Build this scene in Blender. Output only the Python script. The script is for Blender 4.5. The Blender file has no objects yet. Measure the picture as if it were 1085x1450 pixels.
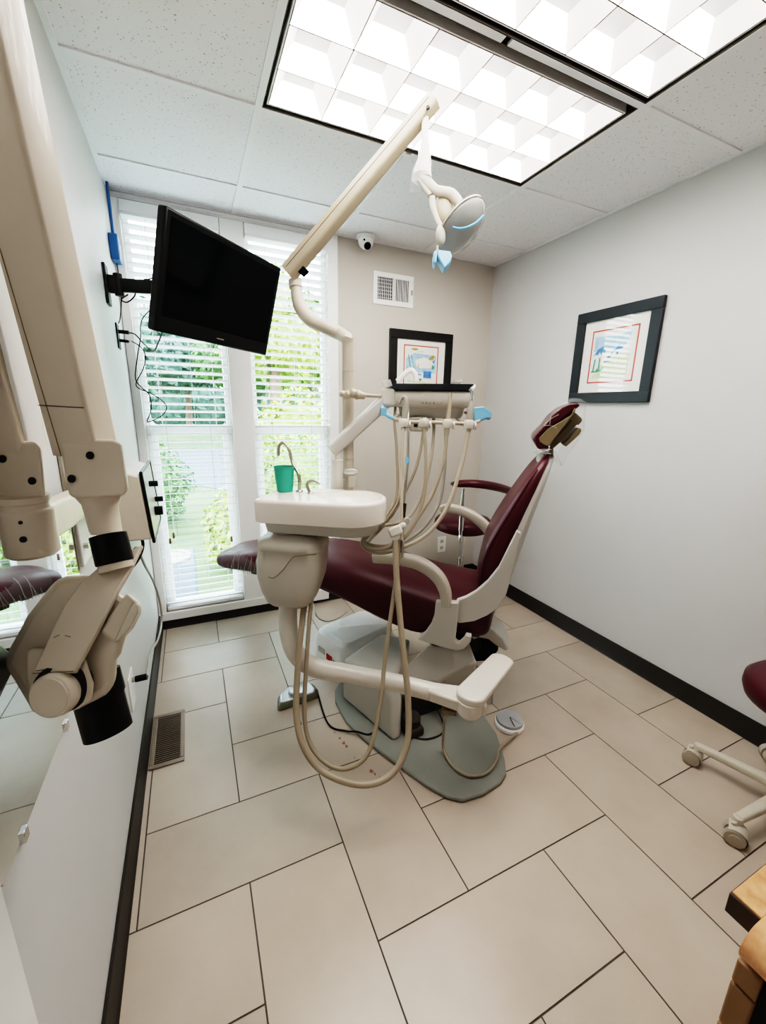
import bpy, bmesh, math, random
from mathutils import Vector, Matrix, noise
random.seed(7)
PI = math.pi
S = bpy.context.scene
COL = S.collection
V = Vector

# ------------------------------------------------------------------ camera (1085 x 1450 frame)
F = 583.64; YAW, PIT, ROLL = .433, -.244, .0188
CAM = V((.2848, -2.7579, 1.3976))
_d = V((math.sin(YAW)*math.cos(PIT), math.cos(YAW)*math.cos(PIT), math.sin(PIT)))
_r = V((math.cos(YAW), -math.sin(YAW), 0)); _u = _r.cross(_d)
RT = _r*math.cos(ROLL) + _u*math.sin(ROLL); UP = -_r*math.sin(ROLL) + _u*math.cos(ROLL); FW = _d
cd = bpy.data.cameras.new('camera'); cam = bpy.data.objects.new('camera', cd); COL.objects.link(cam)
cd.sensor_fit = 'HORIZONTAL'; cd.sensor_width = 36; cd.lens = 36*F/1085; cd.clip_start = .02; cd.clip_end = 300
cam.matrix_world = Matrix(((RT.x, UP.x, -FW.x, CAM.x), (RT.y, UP.y, -FW.y, CAM.y), (RT.z, UP.z, -FW.z, CAM.z), (0, 0, 0, 1)))
S.camera = cam
# measuring helpers: where a line of sight of the photograph meets a plane of the room
def ray(u, v): return FW + RT*((u-542.5)/F) - UP*((v-725)/F)
def onp(u, v, ax, val):
    d = ray(u, v); return CAM + d*((val-CAM[ax])/d[ax])
def onz(u, v, z): return onp(u, v, 2, z)
def ony(u, v, y): return onp(u, v, 1, y)
def onx(u, v, x): return onp(u, v, 0, x)
def dep(u, v, k): return CAM + ray(u, v)*k
# chair frame: s runs toe -> head, l across (negative = near side)
CH = math.radians(-42); CA = V((math.cos(CH), math.sin(CH), 0)); CW = V((-CA.y, CA.x, 0)); CT = V((.45, -.35, 0))
def slz(s, l, z): return CT + CA*s + CW*l + V((0, 0, z))
def lat(u, v, l):
    d = ray(u, v); return CAM + d*((l-(CAM-CT).dot(CW))/d.dot(CW))

# ------------------------------------------------------------------ materials
def lin(c): return tuple(((x/255)/12.92 if x/255 <= .04045 else ((x/255+.055)/1.055)**2.4) for x in c)
def mat(name, rgb, rough=.5, metal=0, var=.0, vscale=8, bump=0, bscale=200, coat=0, spec=.5, trans=0, alpha=1, emit=0, sss=0):
    m = bpy.data.materials.new(name); m.use_nodes = True; nt = m.node_tree; b = nt.nodes['Principled BSDF']
    c = lin(rgb) + (1,)
    b.inputs['Base Color'].default_value = c; b.inputs['Roughness'].default_value = rough; b.inputs['Metallic'].default_value = metal
    b.inputs['Coat Weight'].default_value = coat; b.inputs['Specular IOR Level'].default_value = spec
    b.inputs['Transmission Weight'].default_value = trans; b.inputs['Alpha'].default_value = alpha
    if emit: b.inputs['Emission Color'].default_value = c; b.inputs['Emission Strength'].default_value = emit
    tc = nt.nodes.new('ShaderNodeTexCoord')
    if var:
        n = nt.nodes.new('ShaderNodeTexNoise'); n.inputs['Scale'].default_value = vscale; n.inputs['Detail'].default_value = 5
        nt.links.new(tc.outputs['Object'], n.inputs['Vector'])
        r = nt.nodes.new('ShaderNodeValToRGB')
        r.color_ramp.elements[0].position = .3; r.color_ramp.elements[1].position = .7
        r.color_ramp.elements[0].color = tuple(x*(1-var) for x in c[:3]) + (1,); r.color_ramp.elements[1].color = tuple(min(1, x*(1+var)) for x in c[:3]) + (1,)
        nt.links.new(n.outputs['Fac'], r.inputs['Fac']); nt.links.new(r.outputs['Color'], b.inputs['Base Color'])
    if bump:
        n2 = nt.nodes.new('ShaderNodeTexNoise'); n2.inputs['Scale'].default_value = bscale; n2.inputs['Detail'].default_value = 3
        nt.links.new(tc.outputs['Object'], n2.inputs['Vector'])
        bp = nt.nodes.new('ShaderNodeBump'); bp.inputs['Strength'].default_value = bump; bp.inputs['Distance'].default_value = .002
        nt.links.new(n2.outputs['Fac'], bp.inputs['Height']); nt.links.new(bp.outputs['Normal'], b.inputs['Normal'])
    return m
M = {}
M['wall'] = mat('wall_paint', (204, 204, 204), .55, var=.02, vscale=3, bump=.08, bscale=160)
M['wall_back'] = mat('wall_paint_back', (196, 190, 182), .6, var=.02, vscale=3, bump=.08, bscale=160)
M['white'] = mat('white_paint', (244, 244, 243), .4, var=.02)
M['blind'] = mat('blind_vinyl', (240, 241, 242), .4, var=.01)
M['base'] = mat('baseboard_vinyl', (44, 40, 36), .45, var=.08, vscale=5)
M['grid'] = mat('ceiling_grid_metal', (238, 238, 239), .45, var=.01)
M['bronze'] = mat('light_reveal_bronze', (62, 55, 48), .7, metal=0, var=.1)
M['cream'] = mat('cream_plastic', (214, 208, 199), .32, var=.03, vscale=4, coat=.15)
M['beige'] = mat('beige_plastic', (186, 180, 169), .38, var=.04, vscale=5, coat=.1)
M['polec'] = mat('pole_cream', (190, 180, 166), .4, var=.03, vscale=4)
M['lampb'] = mat('lamp_beige', (158, 146, 128), .42, var=.03, vscale=4)
M['lampw'] = mat('lamp_offwhite', (168, 162, 152), .4, var=.03, vscale=4)
M['greyb'] = mat('grey_beige_plastic', (190, 187, 181), .38, var=.03, vscale=5, coat=.1)
M['bowl'] = mat('glazed_cream', (246, 239, 231), .18, var=.02, coat=.5)
M['xray'] = mat('aged_beige_enamel', (206, 196, 181), .38, var=.07, vscale=6, coat=.15)
M['maroon'] = mat('maroon_vinyl', (72, 19, 31), .38, var=.10, vscale=6, bump=.12, bscale=260, spec=.42)
M['maroon_d'] = mat('maroon_piping', (60, 14, 24), .4, var=.1)
M['plate'] = mat('sage_base_plate', (142, 144, 138), .5, var=.06, vscale=6, bump=.1, bscale=300)
M['hose'] = mat('beige_hose', (162, 150, 132), .38, var=.04)
M['hose_w'] = mat('pale_hose', (178, 167, 150), .35, var=.04)
M['hose_g'] = mat('grey_hose', (150, 144, 134), .38, var=.04)
M['black'] = mat('black_plastic', (9, 10, 11), .35, var=.15, spec=.3)
M['blackm'] = mat('black_matte', (20, 19, 18), .6, var=.1)
M['screen'] = mat('tv_screen', (3, 5, 6), .1, var=.1, spec=.12)
M['chrome'] = mat('chrome', (215, 215, 215), .13, metal=1, var=.04)
M['steel'] = mat('brushed_steel', (178, 172, 160), .28, metal=1, var=.06, vscale=14)
M['frame'] = mat('picture_frame_black', (26, 32, 38), .42, var=.08)
M['frame_b'] = mat('picture_frame_jet', (16, 15, 15), .42, var=.1)
M['mat'] = mat('picture_mat_board', (250, 247, 242), .6, var=.01)
M['paper'] = mat('print_paper', (250, 250, 246), .6, var=.02)
M['red'] = mat('print_red', (205, 84, 66), .6, var=.15, vscale=30)
M['skyp'] = mat('print_sky_blue', (176, 212, 238), .6, var=.2, vscale=40)
M['bluep'] = mat('print_blue', (66, 128, 196), .6, var=.2, vscale=60)
M['greenp'] = mat('print_green', (70, 160, 130), .6, var=.2, vscale=60)
M['limep'] = mat('print_lime', (226, 232, 190), .6, var=.15, vscale=40)
M['ochre'] = mat('print_ochre', (190, 160, 70), .6, var=.2)
M['teal'] = mat('teal_plastic', (52, 164, 142), .4, var=.05)
M['bluebox'] = mat('blue_enamel', (28, 92, 150), .4, var=.08)
M['bluefilm'] = mat('blue_film', (120, 180, 215), .25, var=.1, alpha=.75)
M['blue'] = mat('pale_blue_plastic', (130, 185, 225), .3, var=.08)
M['tray'] = mat('dark_tray', (52, 58, 66), .4, var=.08)
M['film'] = mat('clear_barrier_film', (220, 224, 228), .1, var=.02, alpha=.11)
M['filmw'] = mat('cloudy_barrier_film', (216, 216, 210), .2, var=.03, alpha=.42)
M['shield'] = mat('clear_shield', (186, 188, 186), .15, var=.03, alpha=.5)
M['taupe'] = mat('taupe_bracket', (126, 112, 88), .4, var=.08)
M['stoolb'] = mat('stool_base_plastic', (203, 196, 182), .4, var=.04)
M['caster'] = mat('caster_grey', (172, 164, 150), .45, var=.05)
M['wood'] = mat('cabinet_laminate', (146, 114, 80), .45, var=.12, vscale=7)
M['register'] = mat('register_brown', (140, 124, 112), .4, metal=.25, var=.08)
M['dark'] = mat('dark_recess', (24, 20, 16), .8, var=.1)
M['brown'] = mat('tassel_brown', (110, 84, 50), .5, var=.1)
M['plug_red'] = mat('sticker_red', (196, 60, 60), .5, var=.05)
M['greypad'] = mat('pedal_grey_green', (118, 120, 108), .5, var=.08)
M['silver'] = mat('pedal_silver', (190, 192, 196), .3, metal=.7, var=.06)

def custom(name):
    m = bpy.data.materials.new(name); m.use_nodes = True; nt = m.node_tree
    return m, nt, nt.nodes['Principled BSDF']
# floor tile: soft beige porcelain, tone per tile from a colour attribute
m, nt, b = custom('floor_tile'); M['tile'] = m
at_ = nt.nodes.new('ShaderNodeAttribute'); at_.attribute_name = 'tone'
tc = nt.nodes.new('ShaderNodeTexCoord')
n1 = nt.nodes.new('ShaderNodeTexNoise'); n1.inputs['Scale'].default_value = 3.2; n1.inputs['Detail'].default_value = 8; n1.inputs['Roughness'].default_value = .6
n2 = nt.nodes.new('ShaderNodeTexNoise'); n2.inputs['Scale'].default_value = 60; n2.inputs['Detail'].default_value = 6
nt.links.new(tc.outputs['Object'], n1.inputs['Vector']); nt.links.new(tc.outputs['Object'], n2.inputs['Vector'])
r = nt.nodes.new('ShaderNodeValToRGB'); r.color_ramp.elements[0].position = .25; r.color_ramp.elements[1].position = .75
r.color_ramp.elements[0].color = lin((188, 175, 161)) + (1,); r.color_ramp.elements[1].color = lin((205, 193, 180)) + (1,)
nt.links.new(n1.outputs['Fac'], r.inputs['Fac'])
mx = nt.nodes.new('ShaderNodeMix'); mx.data_type = 'RGBA'; mx.blend_type = 'MULTIPLY'; mx.inputs[0].default_value = 1
nt.links.new(r.outputs['Color'], mx.inputs[6]); nt.links.new(at_.outputs['Color'], mx.inputs[7]); nt.links.new(mx.outputs[2], b.inputs['Base Color'])
b.inputs['Roughness'].default_value = .27
bp = nt.nodes.new('ShaderNodeBump'); bp.inputs['Strength'].default_value = .12; bp.inputs['Distance'].default_value = .002
nt.links.new(n2.outputs['Fac'], bp.inputs['Height']); nt.links.new(bp.outputs['Normal'], b.inputs['Normal'])
M['grout'] = mat('floor_grout', (88, 80, 74), .8, var=.1, vscale=30)
# ceiling board: fissured white
m, nt, b = custom('ceiling_board'); M['ceil'] = m
tc = nt.nodes.new('ShaderNodeTexCoord')
v1 = nt.nodes.new('ShaderNodeTexVoronoi'); v1.inputs['Scale'].default_value = 85; v1.inputs['Randomness'].default_value = 1
nd = nt.nodes.new('ShaderNodeTexNoise'); nd.inputs['Scale'].default_value = 45; nd.inputs['Detail'].default_value = 3
nt.links.new(tc.outputs['Object'], v1.inputs['Vector']); nt.links.new(tc.outputs['Object'], nd.inputs['Vector'])
r = nt.nodes.new('ShaderNodeValToRGB'); r.color_ramp.elements[0].position = .10; r.color_ramp.elements[1].position = .2
r.color_ramp.elements[0].color = lin((170, 168, 166)) + (1,); r.color_ramp.elements[1].color = lin((238, 238, 239)) + (1,)
mm = nt.nodes.new('ShaderNodeMath'); mm.operation = 'MULTIPLY_ADD'; mm.inputs[1].default_value = .55; mm.inputs[2].default_value = -.27
nt.links.new(nd.outputs['Fac'], mm.inputs[0]); ma = nt.nodes.new('ShaderNodeMath'); ma.operation = 'ADD'
nt.links.new(v1.outputs['Distance'], ma.inputs[0]); nt.links.new(mm.outputs[0], ma.inputs[1]); nt.links.new(ma.outputs[0], r.inputs['Fac'])
nt.links.new(r.outputs['Color'], b.inputs['Base Color']); b.inputs['Roughness'].default_value = .9
bp = nt.nodes.new('ShaderNodeBump'); bp.inputs['Strength'].default_value = .35; bp.inputs['Distance'].default_value = .003
nt.links.new(r.outputs['Color'], bp.inputs['Height']); nt.links.new(bp.outputs['Normal'], b.inputs['Normal'])
# glass: clear pane with a faint reflection
def glass(name, fac, rgb=(255, 255, 255)):
    m = bpy.data.materials.new(name); m.use_nodes = True; nt = m.node_tree
    for n in list(nt.nodes): nt.nodes.remove(n)
    o = nt.nodes.new('ShaderNodeOutputMaterial'); t = nt.nodes.new('ShaderNodeBsdfTransparent'); g = nt.nodes.new('ShaderNodeBsdfGlossy')
    t.inputs['Color'].default_value = lin(rgb) + (1,); g.inputs['Roughness'].default_value = .02
    fr = nt.nodes.new('ShaderNodeLayerWeight'); fr.inputs['Blend'].default_value = .5
    pw = nt.nodes.new('ShaderNodeMath'); pw.operation = 'POWER'; pw.inputs[1].default_value = 5; nt.links.new(fr.outputs['Facing'], pw.inputs[0])
    mp = nt.nodes.new('ShaderNodeMath'); mp.operation = 'MULTIPLY_ADD'; mp.inputs[1].default_value = .9*fac; mp.inputs[2].default_value = .04*fac; nt.links.new(pw.outputs[0], mp.inputs[0])
    mx = nt.nodes.new('ShaderNodeMixShader'); nt.links.new(mp.outputs[0], mx.inputs[0]); nt.links.new(t.outputs[0], mx.inputs[1]); nt.links.new(g.outputs[0], mx.inputs[2])
    nt.links.new(mx.outputs[0], o.inputs['Surface']); return m
M['glass'] = glass('window_glass', .9, (246, 252, 252))
M['pglass'] = glass('picture_glass', 1.0)
m, nt, b = custom('mirror_silver'); M['mirror'] = m
b.inputs['Metallic'].default_value = 1; b.inputs['Roughness'].default_value = .015
nn = nt.nodes.new('ShaderNodeTexNoise'); nn.inputs['Scale'].default_value = 2
rr = nt.nodes.new('ShaderNodeValToRGB'); rr.color_ramp.elements[0].color = (.80, .84, .85, 1); rr.color_ramp.elements[1].color = (.84, .87, .88, 1)
nt.links.new(nn.outputs['Fac'], rr.inputs['Fac']); nt.links.new(rr.outputs['Color'], b.inputs['Base Color'])
# lit lens of the ceiling lights; side blades and backs carry painted shade
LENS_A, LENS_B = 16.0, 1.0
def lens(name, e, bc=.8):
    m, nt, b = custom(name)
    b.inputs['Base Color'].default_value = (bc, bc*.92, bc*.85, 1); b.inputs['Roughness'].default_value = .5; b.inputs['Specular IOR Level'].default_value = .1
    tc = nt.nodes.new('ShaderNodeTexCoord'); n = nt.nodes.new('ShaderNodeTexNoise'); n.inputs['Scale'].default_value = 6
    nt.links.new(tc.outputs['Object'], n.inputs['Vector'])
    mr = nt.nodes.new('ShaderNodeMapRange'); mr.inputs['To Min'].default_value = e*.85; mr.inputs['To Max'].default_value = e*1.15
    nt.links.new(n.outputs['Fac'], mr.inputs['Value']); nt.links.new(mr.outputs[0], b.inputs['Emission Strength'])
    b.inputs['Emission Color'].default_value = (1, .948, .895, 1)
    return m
M['lens_a'] = lens('lens_bright', LENS_A); M['lens_b'] = lens('lens_shade', LENS_B, .16); M['lens_c'] = mat('lens_rim', (120, 110, 104), .6); M['lens_d'] = lens('lens_back_shade', .55, .10)

# ------------------------------------------------------------------ mesh helpers
def sharp(bm, ang=.6):
    bm.normal_update()
    for f in bm.faces: f.smooth = True
    for e in bm.edges:
        if len(e.link_faces) == 2:
            e.smooth = e.calc_face_angle(0) < ang
        else: e.smooth = False
def obj(name, bm, m, parent=None, bevel=0, sub=0, ang=.6, seg=2, recalc=True):
    if recalc: bmesh.ops.recalc_face_normals(bm, faces=bm.faces)
    sharp(bm, ang)
    me = bpy.data.meshes.new(name); bm.to_mesh(me); bm.free()
    for mm in (m if isinstance(m, (list, tuple)) else [m]): me.materials.append(mm)
    o = bpy.data.objects.new(name, me); COL.objects.link(o)
    if parent:
        o.parent = parent; o.matrix_parent_inverse = Matrix.Translation(-WLOC[parent.name])
    WLOC[o.name] = V((0, 0, 0)) if not parent else V((0, 0, 0))
    if bevel:
        md = o.modifiers.new('bevel', 'BEVEL'); md.width = bevel; md.segments = seg; md.limit_method = 'ANGLE'; md.angle_limit = .6
    if sub:
        md = o.modifiers.new('sub', 'SUBSURF'); md.levels = md.render_levels = sub
    return o
WLOC = {}
def thing(name, label, cat, loc=(0, 0, 0), group=None):
    o = bpy.data.objects.new(name, None); COL.objects.link(o); o.empty_display_size = .1
    o.location = loc; WLOC[o.name] = V(loc); o['label'] = label; o['category'] = cat
    if group: o['group'] = group
    return o
def tag(o, label, cat, group=None):
    o['label'] = label; o['category'] = cat
    if group: o['group'] = group
    return o
def struct(o): o['kind'] = 'structure'; return o
def nb(): return bmesh.new()
def box(bm, c, size, ax=None, mi=0):
    c = V(c); X, Y, Z = ax if ax else (V((1, 0, 0)), V((0, 1, 0)), V((0, 0, 1)))
    vs = []
    for k in (-1, 1):
        for j in (-1, 1):
            for i in (-1, 1): vs.append(bm.verts.new(c + X*(i*size[0]/2) + Y*(j*size[1]/2) + Z*(k*size[2]/2)))
    for q in ((0, 2, 3, 1), (4, 5, 7, 6), (0, 1, 5, 4), (2, 6, 7, 3), (0, 4, 6, 2), (1, 3, 7, 5)):
        f = bm.faces.new([vs[i] for i in q]); f.material_index = mi
    return bm
def bx(bm, x0, x1, y0, y1, z0, z1, mi=0):
    return box(bm, ((x0+x1)/2, (y0+y1)/2, (z0+z1)/2), (abs(x1-x0), abs(y1-y0), abs(z1-z0)), mi=mi)
def prism(bm, poly, vec, mi=0):
    a = [bm.verts.new(V(p)) for p in poly]; b = [bm.verts.new(V(p)+V(vec)) for p in poly]; n = len(a)
    fs = [bm.faces.new(a), bm.faces.new(b[::-1])]
    for i in range(n): fs.append(bm.faces.new((a[i], b[i], b[(i+1) % n], a[(i+1) % n])))
    for f in fs: f.material_index = mi
    return bm
def loft(bm, secs, cap=True, closed=True, mi=0):
    rows = [[bm.verts.new(V(p)) for p in s] for s in secs]; n = len(rows[0])
    for a, b in zip(rows[:-1], rows[1:]):
        for i in range(n if closed else n-1):
            f = bm.faces.new((a[i], a[(i+1) % n], b[(i+1) % n], b[i])); f.material_index = mi
    if cap and closed: bm.faces.new(rows[0][::-1]).material_index = mi; bm.faces.new(rows[-1]).material_index = mi
    return bm
def cat_rom(pts, n=8):
    pts = [V(p) for p in pts]; out = []
    P = [pts[0]*2-pts[1]] + pts + [pts[-1]*2-pts[-2]]
    for i in range(1, len(P)-2):
        p0, p1, p2, p3 = P[i-1:i+3]
        for k in range(n):
            t = k/n
            out.append(.5*((2*p1) + (p2-p0)*t + (2*p0-5*p1+4*p2-p3)*t*t + (3*p1-p0-3*p2+p3)*t**3))
    out.append(pts[-1]); return out
def tube(bm, pts, r, seg=12, smooth=8, cap=True, flat=1.0, up=None, mi=0, sq=1.0):
    """sweep a circle (or an ellipse: flat scales it along up) along a path; r may be a list per control point"""
    n0 = len(pts)
    path = cat_rom(pts, smooth) if smooth and n0 > 2 else [V(p) for p in pts]
    m = len(path)
    def rad(i):
        if not isinstance(r, (list, tuple)): return r
        t = i/(m-1)*(n0-1); k = min(int(t), n0-2); return r[k]+(r[k+1]-r[k])*(t-k)
    rows = []; nrm = None
    for i, p in enumerate(path):
        t = (path[min(i+1, m-1)]-path[max(i-1, 0)]).normalized()
        if up is not None: x = V(up) - t*V(up).dot(t)
        elif nrm is None: x = t.orthogonal()
        else: x = nrm - t*nrm.dot(t)
        x.normalize(); nrm = x; y = t.cross(x)
        rr = rad(i)
        C_ = lambda q: math.copysign(abs(q)**sq, q)
        rows.append([p + x*(rr*flat*C_(math.cos(2*PI*k/seg))) + y*(rr*C_(math.sin(2*PI*k/seg))) for k in range(seg)])
    return loft(bm, rows, cap, mi=mi)
def lathe(bm, prof, c, axis=(0, 0, 1), seg=28, a0=0, a1=2*PI, mi=0):
    c = V(c); z = V(axis).normalized(); x = z.orthogonal().normalized(); y = z.cross(x)
    full = abs(a1-a0-2*PI) < 1e-6; n = seg if full else seg+1
    rows = []
    for r, h in prof:
        if r < 1e-6: rows.append([bm.verts.new(c+z*h)])
        else: rows.append([bm.verts.new(c + z*h + (x*math.cos(a0+(a1-a0)*k/seg)+y*math.sin(a0+(a1-a0)*k/seg))*r) for k in range(n)])
    for A, B in zip(rows[:-1], rows[1:]):
        for k in range(n if full else n-1):
            k2 = (k+1) % n
            vs = []
            for v in ([A[0]] if len(A) == 1 else [A[k], A[k2]]) + ([B[0]] if len(B) == 1 else [B[k2], B[k]]): vs.append(v)
            if len(vs) > 2: bm.faces.new(vs).material_index = mi
    if len(rows[0]) > 2 and full: bm.faces.new(rows[0][::-1]).material_index = mi
    if len(rows[-1]) > 2 and full: bm.faces.new(rows[-1]).material_index = mi
    return bm
def cyl(bm, a, b, r, seg=20, r2=None, mi=0):
    a, b = V(a), V(b); h = (b-a).length
    return lathe(bm, [(r, 0), (r if r2 is None else r2, h)], a, b-a, seg, mi=mi)
def ball(bm, c, r, sc=(1, 1, 1), ax=None, seg=20, mi=0):
    X, Y, Z = ax if ax else (V((1, 0, 0)), V((0, 1, 0)), V((0, 0, 1))); c = V(c); rows = []
    top = bm.verts.new(c+Z*r*sc[2]); bot = bm.verts.new(c-Z*r*sc[2]); k2 = seg//2
    for j in range(1, k2):
        t = PI*j/k2
        rows.append([bm.verts.new(c + (X*sc[0]*math.cos(2*PI*i/seg)+Y*sc[1]*math.sin(2*PI*i/seg))*r*math.sin(t) + Z*sc[2]*r*math.cos(t)) for i in range(seg)])
    for i in range(seg):
        bm.faces.new((top, rows[0][i], rows[0][(i+1) % seg])).material_index = mi
        bm.faces.new((bot, rows[-1][(i+1) % seg], rows[-1][i])).material_index = mi
    for A, B in zip(rows[:-1], rows[1:]):
        for i in range(seg): bm.faces.new((A[i], B[i], B[(i+1) % seg], A[(i+1) % seg])).material_index = mi
    return bm
def rrect(w, h, r, n=5):
    out = []
    for cx, cy, a in ((w/2-r, h/2-r, 0), (-w/2+r, h/2-r, PI/2), (-w/2+r, -h/2+r, PI), (w/2-r, -h/2+r, 1.5*PI)):
        for k in range(n+1): out.append((cx+r*math.cos(a+PI/2*k/n), cy+r*math.sin(a+PI/2*k/n)))
    return out
def beam(bm, a, b, w, h, upv, w2=None, h2=None, r=.25, mi=0):
    """rounded-rectangle bar from a to b"""
    a, b = V(a), V(b); t = (b-a).normalized(); z = V(upv)-t*V(upv).dot(t); z.normalize(); x = t.cross(z)
    w2 = w2 or w; h2 = h2 or h; secs = []
    for p, ww, hh in ((a, w, h), (b, w2, h2)):
        secs.append([p+x*q[0]+z*q[1] for q in rrect(ww, hh, min(ww, hh)*r, 3)])
    return loft(bm, secs, mi=mi)
def cut(o, cutter_bm):
    me = bpy.data.meshes.new('c'); bmesh.ops.recalc_face_normals(cutter_bm, faces=cutter_bm.faces); cutter_bm.to_mesh(me); cutter_bm.free()
    c = bpy.data.objects.new('c', me); COL.objects.link(c)
    md = o.modifiers.new('cut', 'BOOLEAN'); md.operation = 'DIFFERENCE'; md.object = c; md.solver = 'EXACT'
    dg = bpy.context.evaluated_depsgraph_get(); nm = bpy.data.meshes.new_from_object(o.evaluated_get(dg))
    o.modifiers.clear(); o.data = nm; bpy.data.objects.remove(c)
    b2 = bmesh.new(); b2.from_mesh(nm); sharp(b2, .7); b2.to_mesh(nm); b2.free()
Z = V((0, 0, 1))

# ------------------------------------------------------------------ room shell
W, H, YF = 2.434, 2.439, -4.3
# floor: rectangular tiles in a herringbone on a grout bed
bm = nb(); tone = bm.loops.layers.color.new('tone')
bx(bm, -.1, W+.1, YF-.1, .1, -.08, -.0025, mi=1)
x0, dx, y0, dy = .034, .2977, -.018, -.2879
g = .0022
for i in range(-2, 10):
    for j in range(-1, 16):
        k = (i+j) % 4
        if k == 1: r_ = (i, j, i+2, j+1)
        elif k == 3: r_ = (i, j, i+1, j+2)
        else: continue
        xa, xb = x0+dx*r_[0]+g, x0+dx*r_[2]-g; ya, yb = y0+dy*r_[3]+g, y0+dy*r_[1]-g
        xa, xb, ya, yb = max(xa, 0), min(xb, W), max(ya, YF), min(yb, 0)
        if xb-xa < .004 or yb-ya < .004: continue
        nf = len(bm.faces); bx(bm, xa, xb, ya, yb, -.0024, 0); t = random.uniform(.95, 1.0)
        bm.faces.ensure_lookup_table()
        for f in bm.faces[nf:]:
            for lp in f.loops: lp[tone] = (t, t*random.uniform(.99, 1), t*.99, 1)
struct(obj('floor', bm, [M['tile'], M['grout']]))
bm = nb(); rnd = random.Random(3)
for u, v, r_ in ((474, 1037, .006), (481, 1045, .008), (487, 1052, .012), (491, 1057, .009), (502, 1073, .005), (506, 1078, .006), (526, 1092, .011), (531, 1096, .008), (538, 1101, .006)):
    p = onz(u, v, .0004); vs = [bm.verts.new(p+V((math.cos(k*.785)*r_*rnd.uniform(.3, .8), math.sin(k*.785)*r_*rnd.uniform(.5, 1.3), 0))) for k in range(8)]; bm.faces.new(vs)
obj('rust_stain', bm, mat('rust_stain', (150, 112, 86), .8, var=.2, vscale=60), bpy.data.objects['floor'])['kind'] = 'stuff'
bm = nb(); bx(bm, -.1, 0, YF-.1, .1, 0, H+.1); struct(obj('wall_left', bm, M['wall']))
bm = nb(); bx(bm, W, W+.1, YF-.1, .1, 0, H+.1); struct(obj('wall_right', bm, M['wall']))
bm = nb(); bx(bm, 0, W, YF-.1, YF, 0, H+.1); struct(obj('wall_front', bm, M['wall']))
# back wall with two tall window openings
WIN = [(.046, .522), (.652, 1.147)]; WZ0, WZ1 = .112, 2.41
bm = nb()
for a, b_ in ((0, WIN[0][0]), (WIN[0][1], WIN[1][0]), (WIN[1][1], W)): bx(bm, a, b_, 0, .1, 0, H+.1)
for a, b_ in WIN: bx(bm, a, b_, 0, .1, 0, WZ0); bx(bm, a, b_, 0, .1, WZ1, H+.1)
struct(obj('wall_back', bm, M['wall_back']))
# ceiling boards, tee grid, openings for the lights
C1, C2, C3 = .601, 1.211, 1.821; RA, RB, RZ = -.937, -.327, -1.547
holes = [(C1, C3, RZ, RA), (C1, C3, RZ-.61, RZ)]
bm = nb()
xs = [0, C1, C2, C3, W]; ys = [0, RB, RA, RZ, RZ-.61, RZ-1.22, RZ-1.83, YF]
for xa, xb in zip(xs[:-1], xs[1:]):
    for yb, ya in zip(ys[:-1], ys[1:]):
        if any(h[0] <= (xa+xb)/2 <= h[1] and h[2] <= (ya+yb)/2 <= h[3] for h in holes): continue
        bx(bm, xa, xb, ya, yb, H+.004, H+.02)
bx(bm, -.1, W+.1, YF-.1, .1, H+.13, H+.15)
ceiling = struct(obj('ceiling', bm, M['ceil']))
bm = nb(); tw = .012
for x in (C1, C2, C3):
    for yb, ya in zip(ys[:-1], ys[1:]):
        if x == C2 and any(h[2] <= (ya+yb)/2 <= h[3] for h in holes): continue
        bx(bm, x-tw, x+tw, ya, yb, H-.002, H+.006)
for y in ys[1:-1]:
    for xa, xb in zip(xs[:-1], xs[1:]):
        bx(bm, xa+(tw if xa else 0), xb-tw, y-tw, y+tw, H-.0018, H+.006)
for a in ((0, .02, YF, 0), (W-.02, W, YF, 0), (.02, W-.02, -.02, 0)): bx(bm, a[0], a[1], a[2], a[3], H-.0025, H+.004)
obj('ceiling_grid', bm, M['grid'], ceiling)
# baseboards: black vinyl cove
def baseb(name, pts, nrm):
    bm = nb(); a, b_ = V(pts[0]), V(pts[1]); n = V(nrm)
    prof = [(0, 0), (.016, 0), (.0135, .006), (.009, .016), (.009, .094), (.007, .1), (0, .1)]
    loft(bm, [[p+n*q[0]+Z*q[1] for q in prof] for p in (a, b_)]); return struct(obj(name, bm, M['base']))
baseb('baseboard_left', ((0.0005, YF, 0), (0.0005, 0, 0)), (1, 0, 0))
baseb('baseboard_right', ((W-.0005, YF, 0), (W-.0005, 0, 0)), (-1, 0, 0))
bm = nb(); prof = [(0, 0), (.016, 0), (.0135, .006), (.009, .016), (.009, .055), (0, .058)]
loft(bm, [[V((x, -q[0], q[1])) for q in prof] for x in (0.01, 1.2)])
prof = [(0, 0), (.016, 0), (.0135, .006), (.009, .016), (.009, .094), (0, .1)]
loft(bm, [[V((x, -q[0], q[1])) for q in prof] for x in (1.2, W-.01)])
struct(obj('baseboard_back', bm, M['base']))
# white boards around the windows
bm = nb()
bx(bm, .002, WIN[0][0], -.012, .0, .06, WZ1); bx(bm, WIN[0][1], WIN[1][0], -.008, 0, .06, WZ1+.02); bx(bm, WIN[1][1], 1.21, -.012, 0, .06, WZ1+.02)
bx(bm, .002, 1.21, -.02, 0, .058, WZ0-.001); bx(bm, .002, 1.21, -.014, 0, WZ1, H-.004)
bx(bm, .002, 1.205, -.022, 0, WZ1+.006, WZ1+.013)
struct(obj('trim_1', bm, M['white'], bevel=.003))
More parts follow.
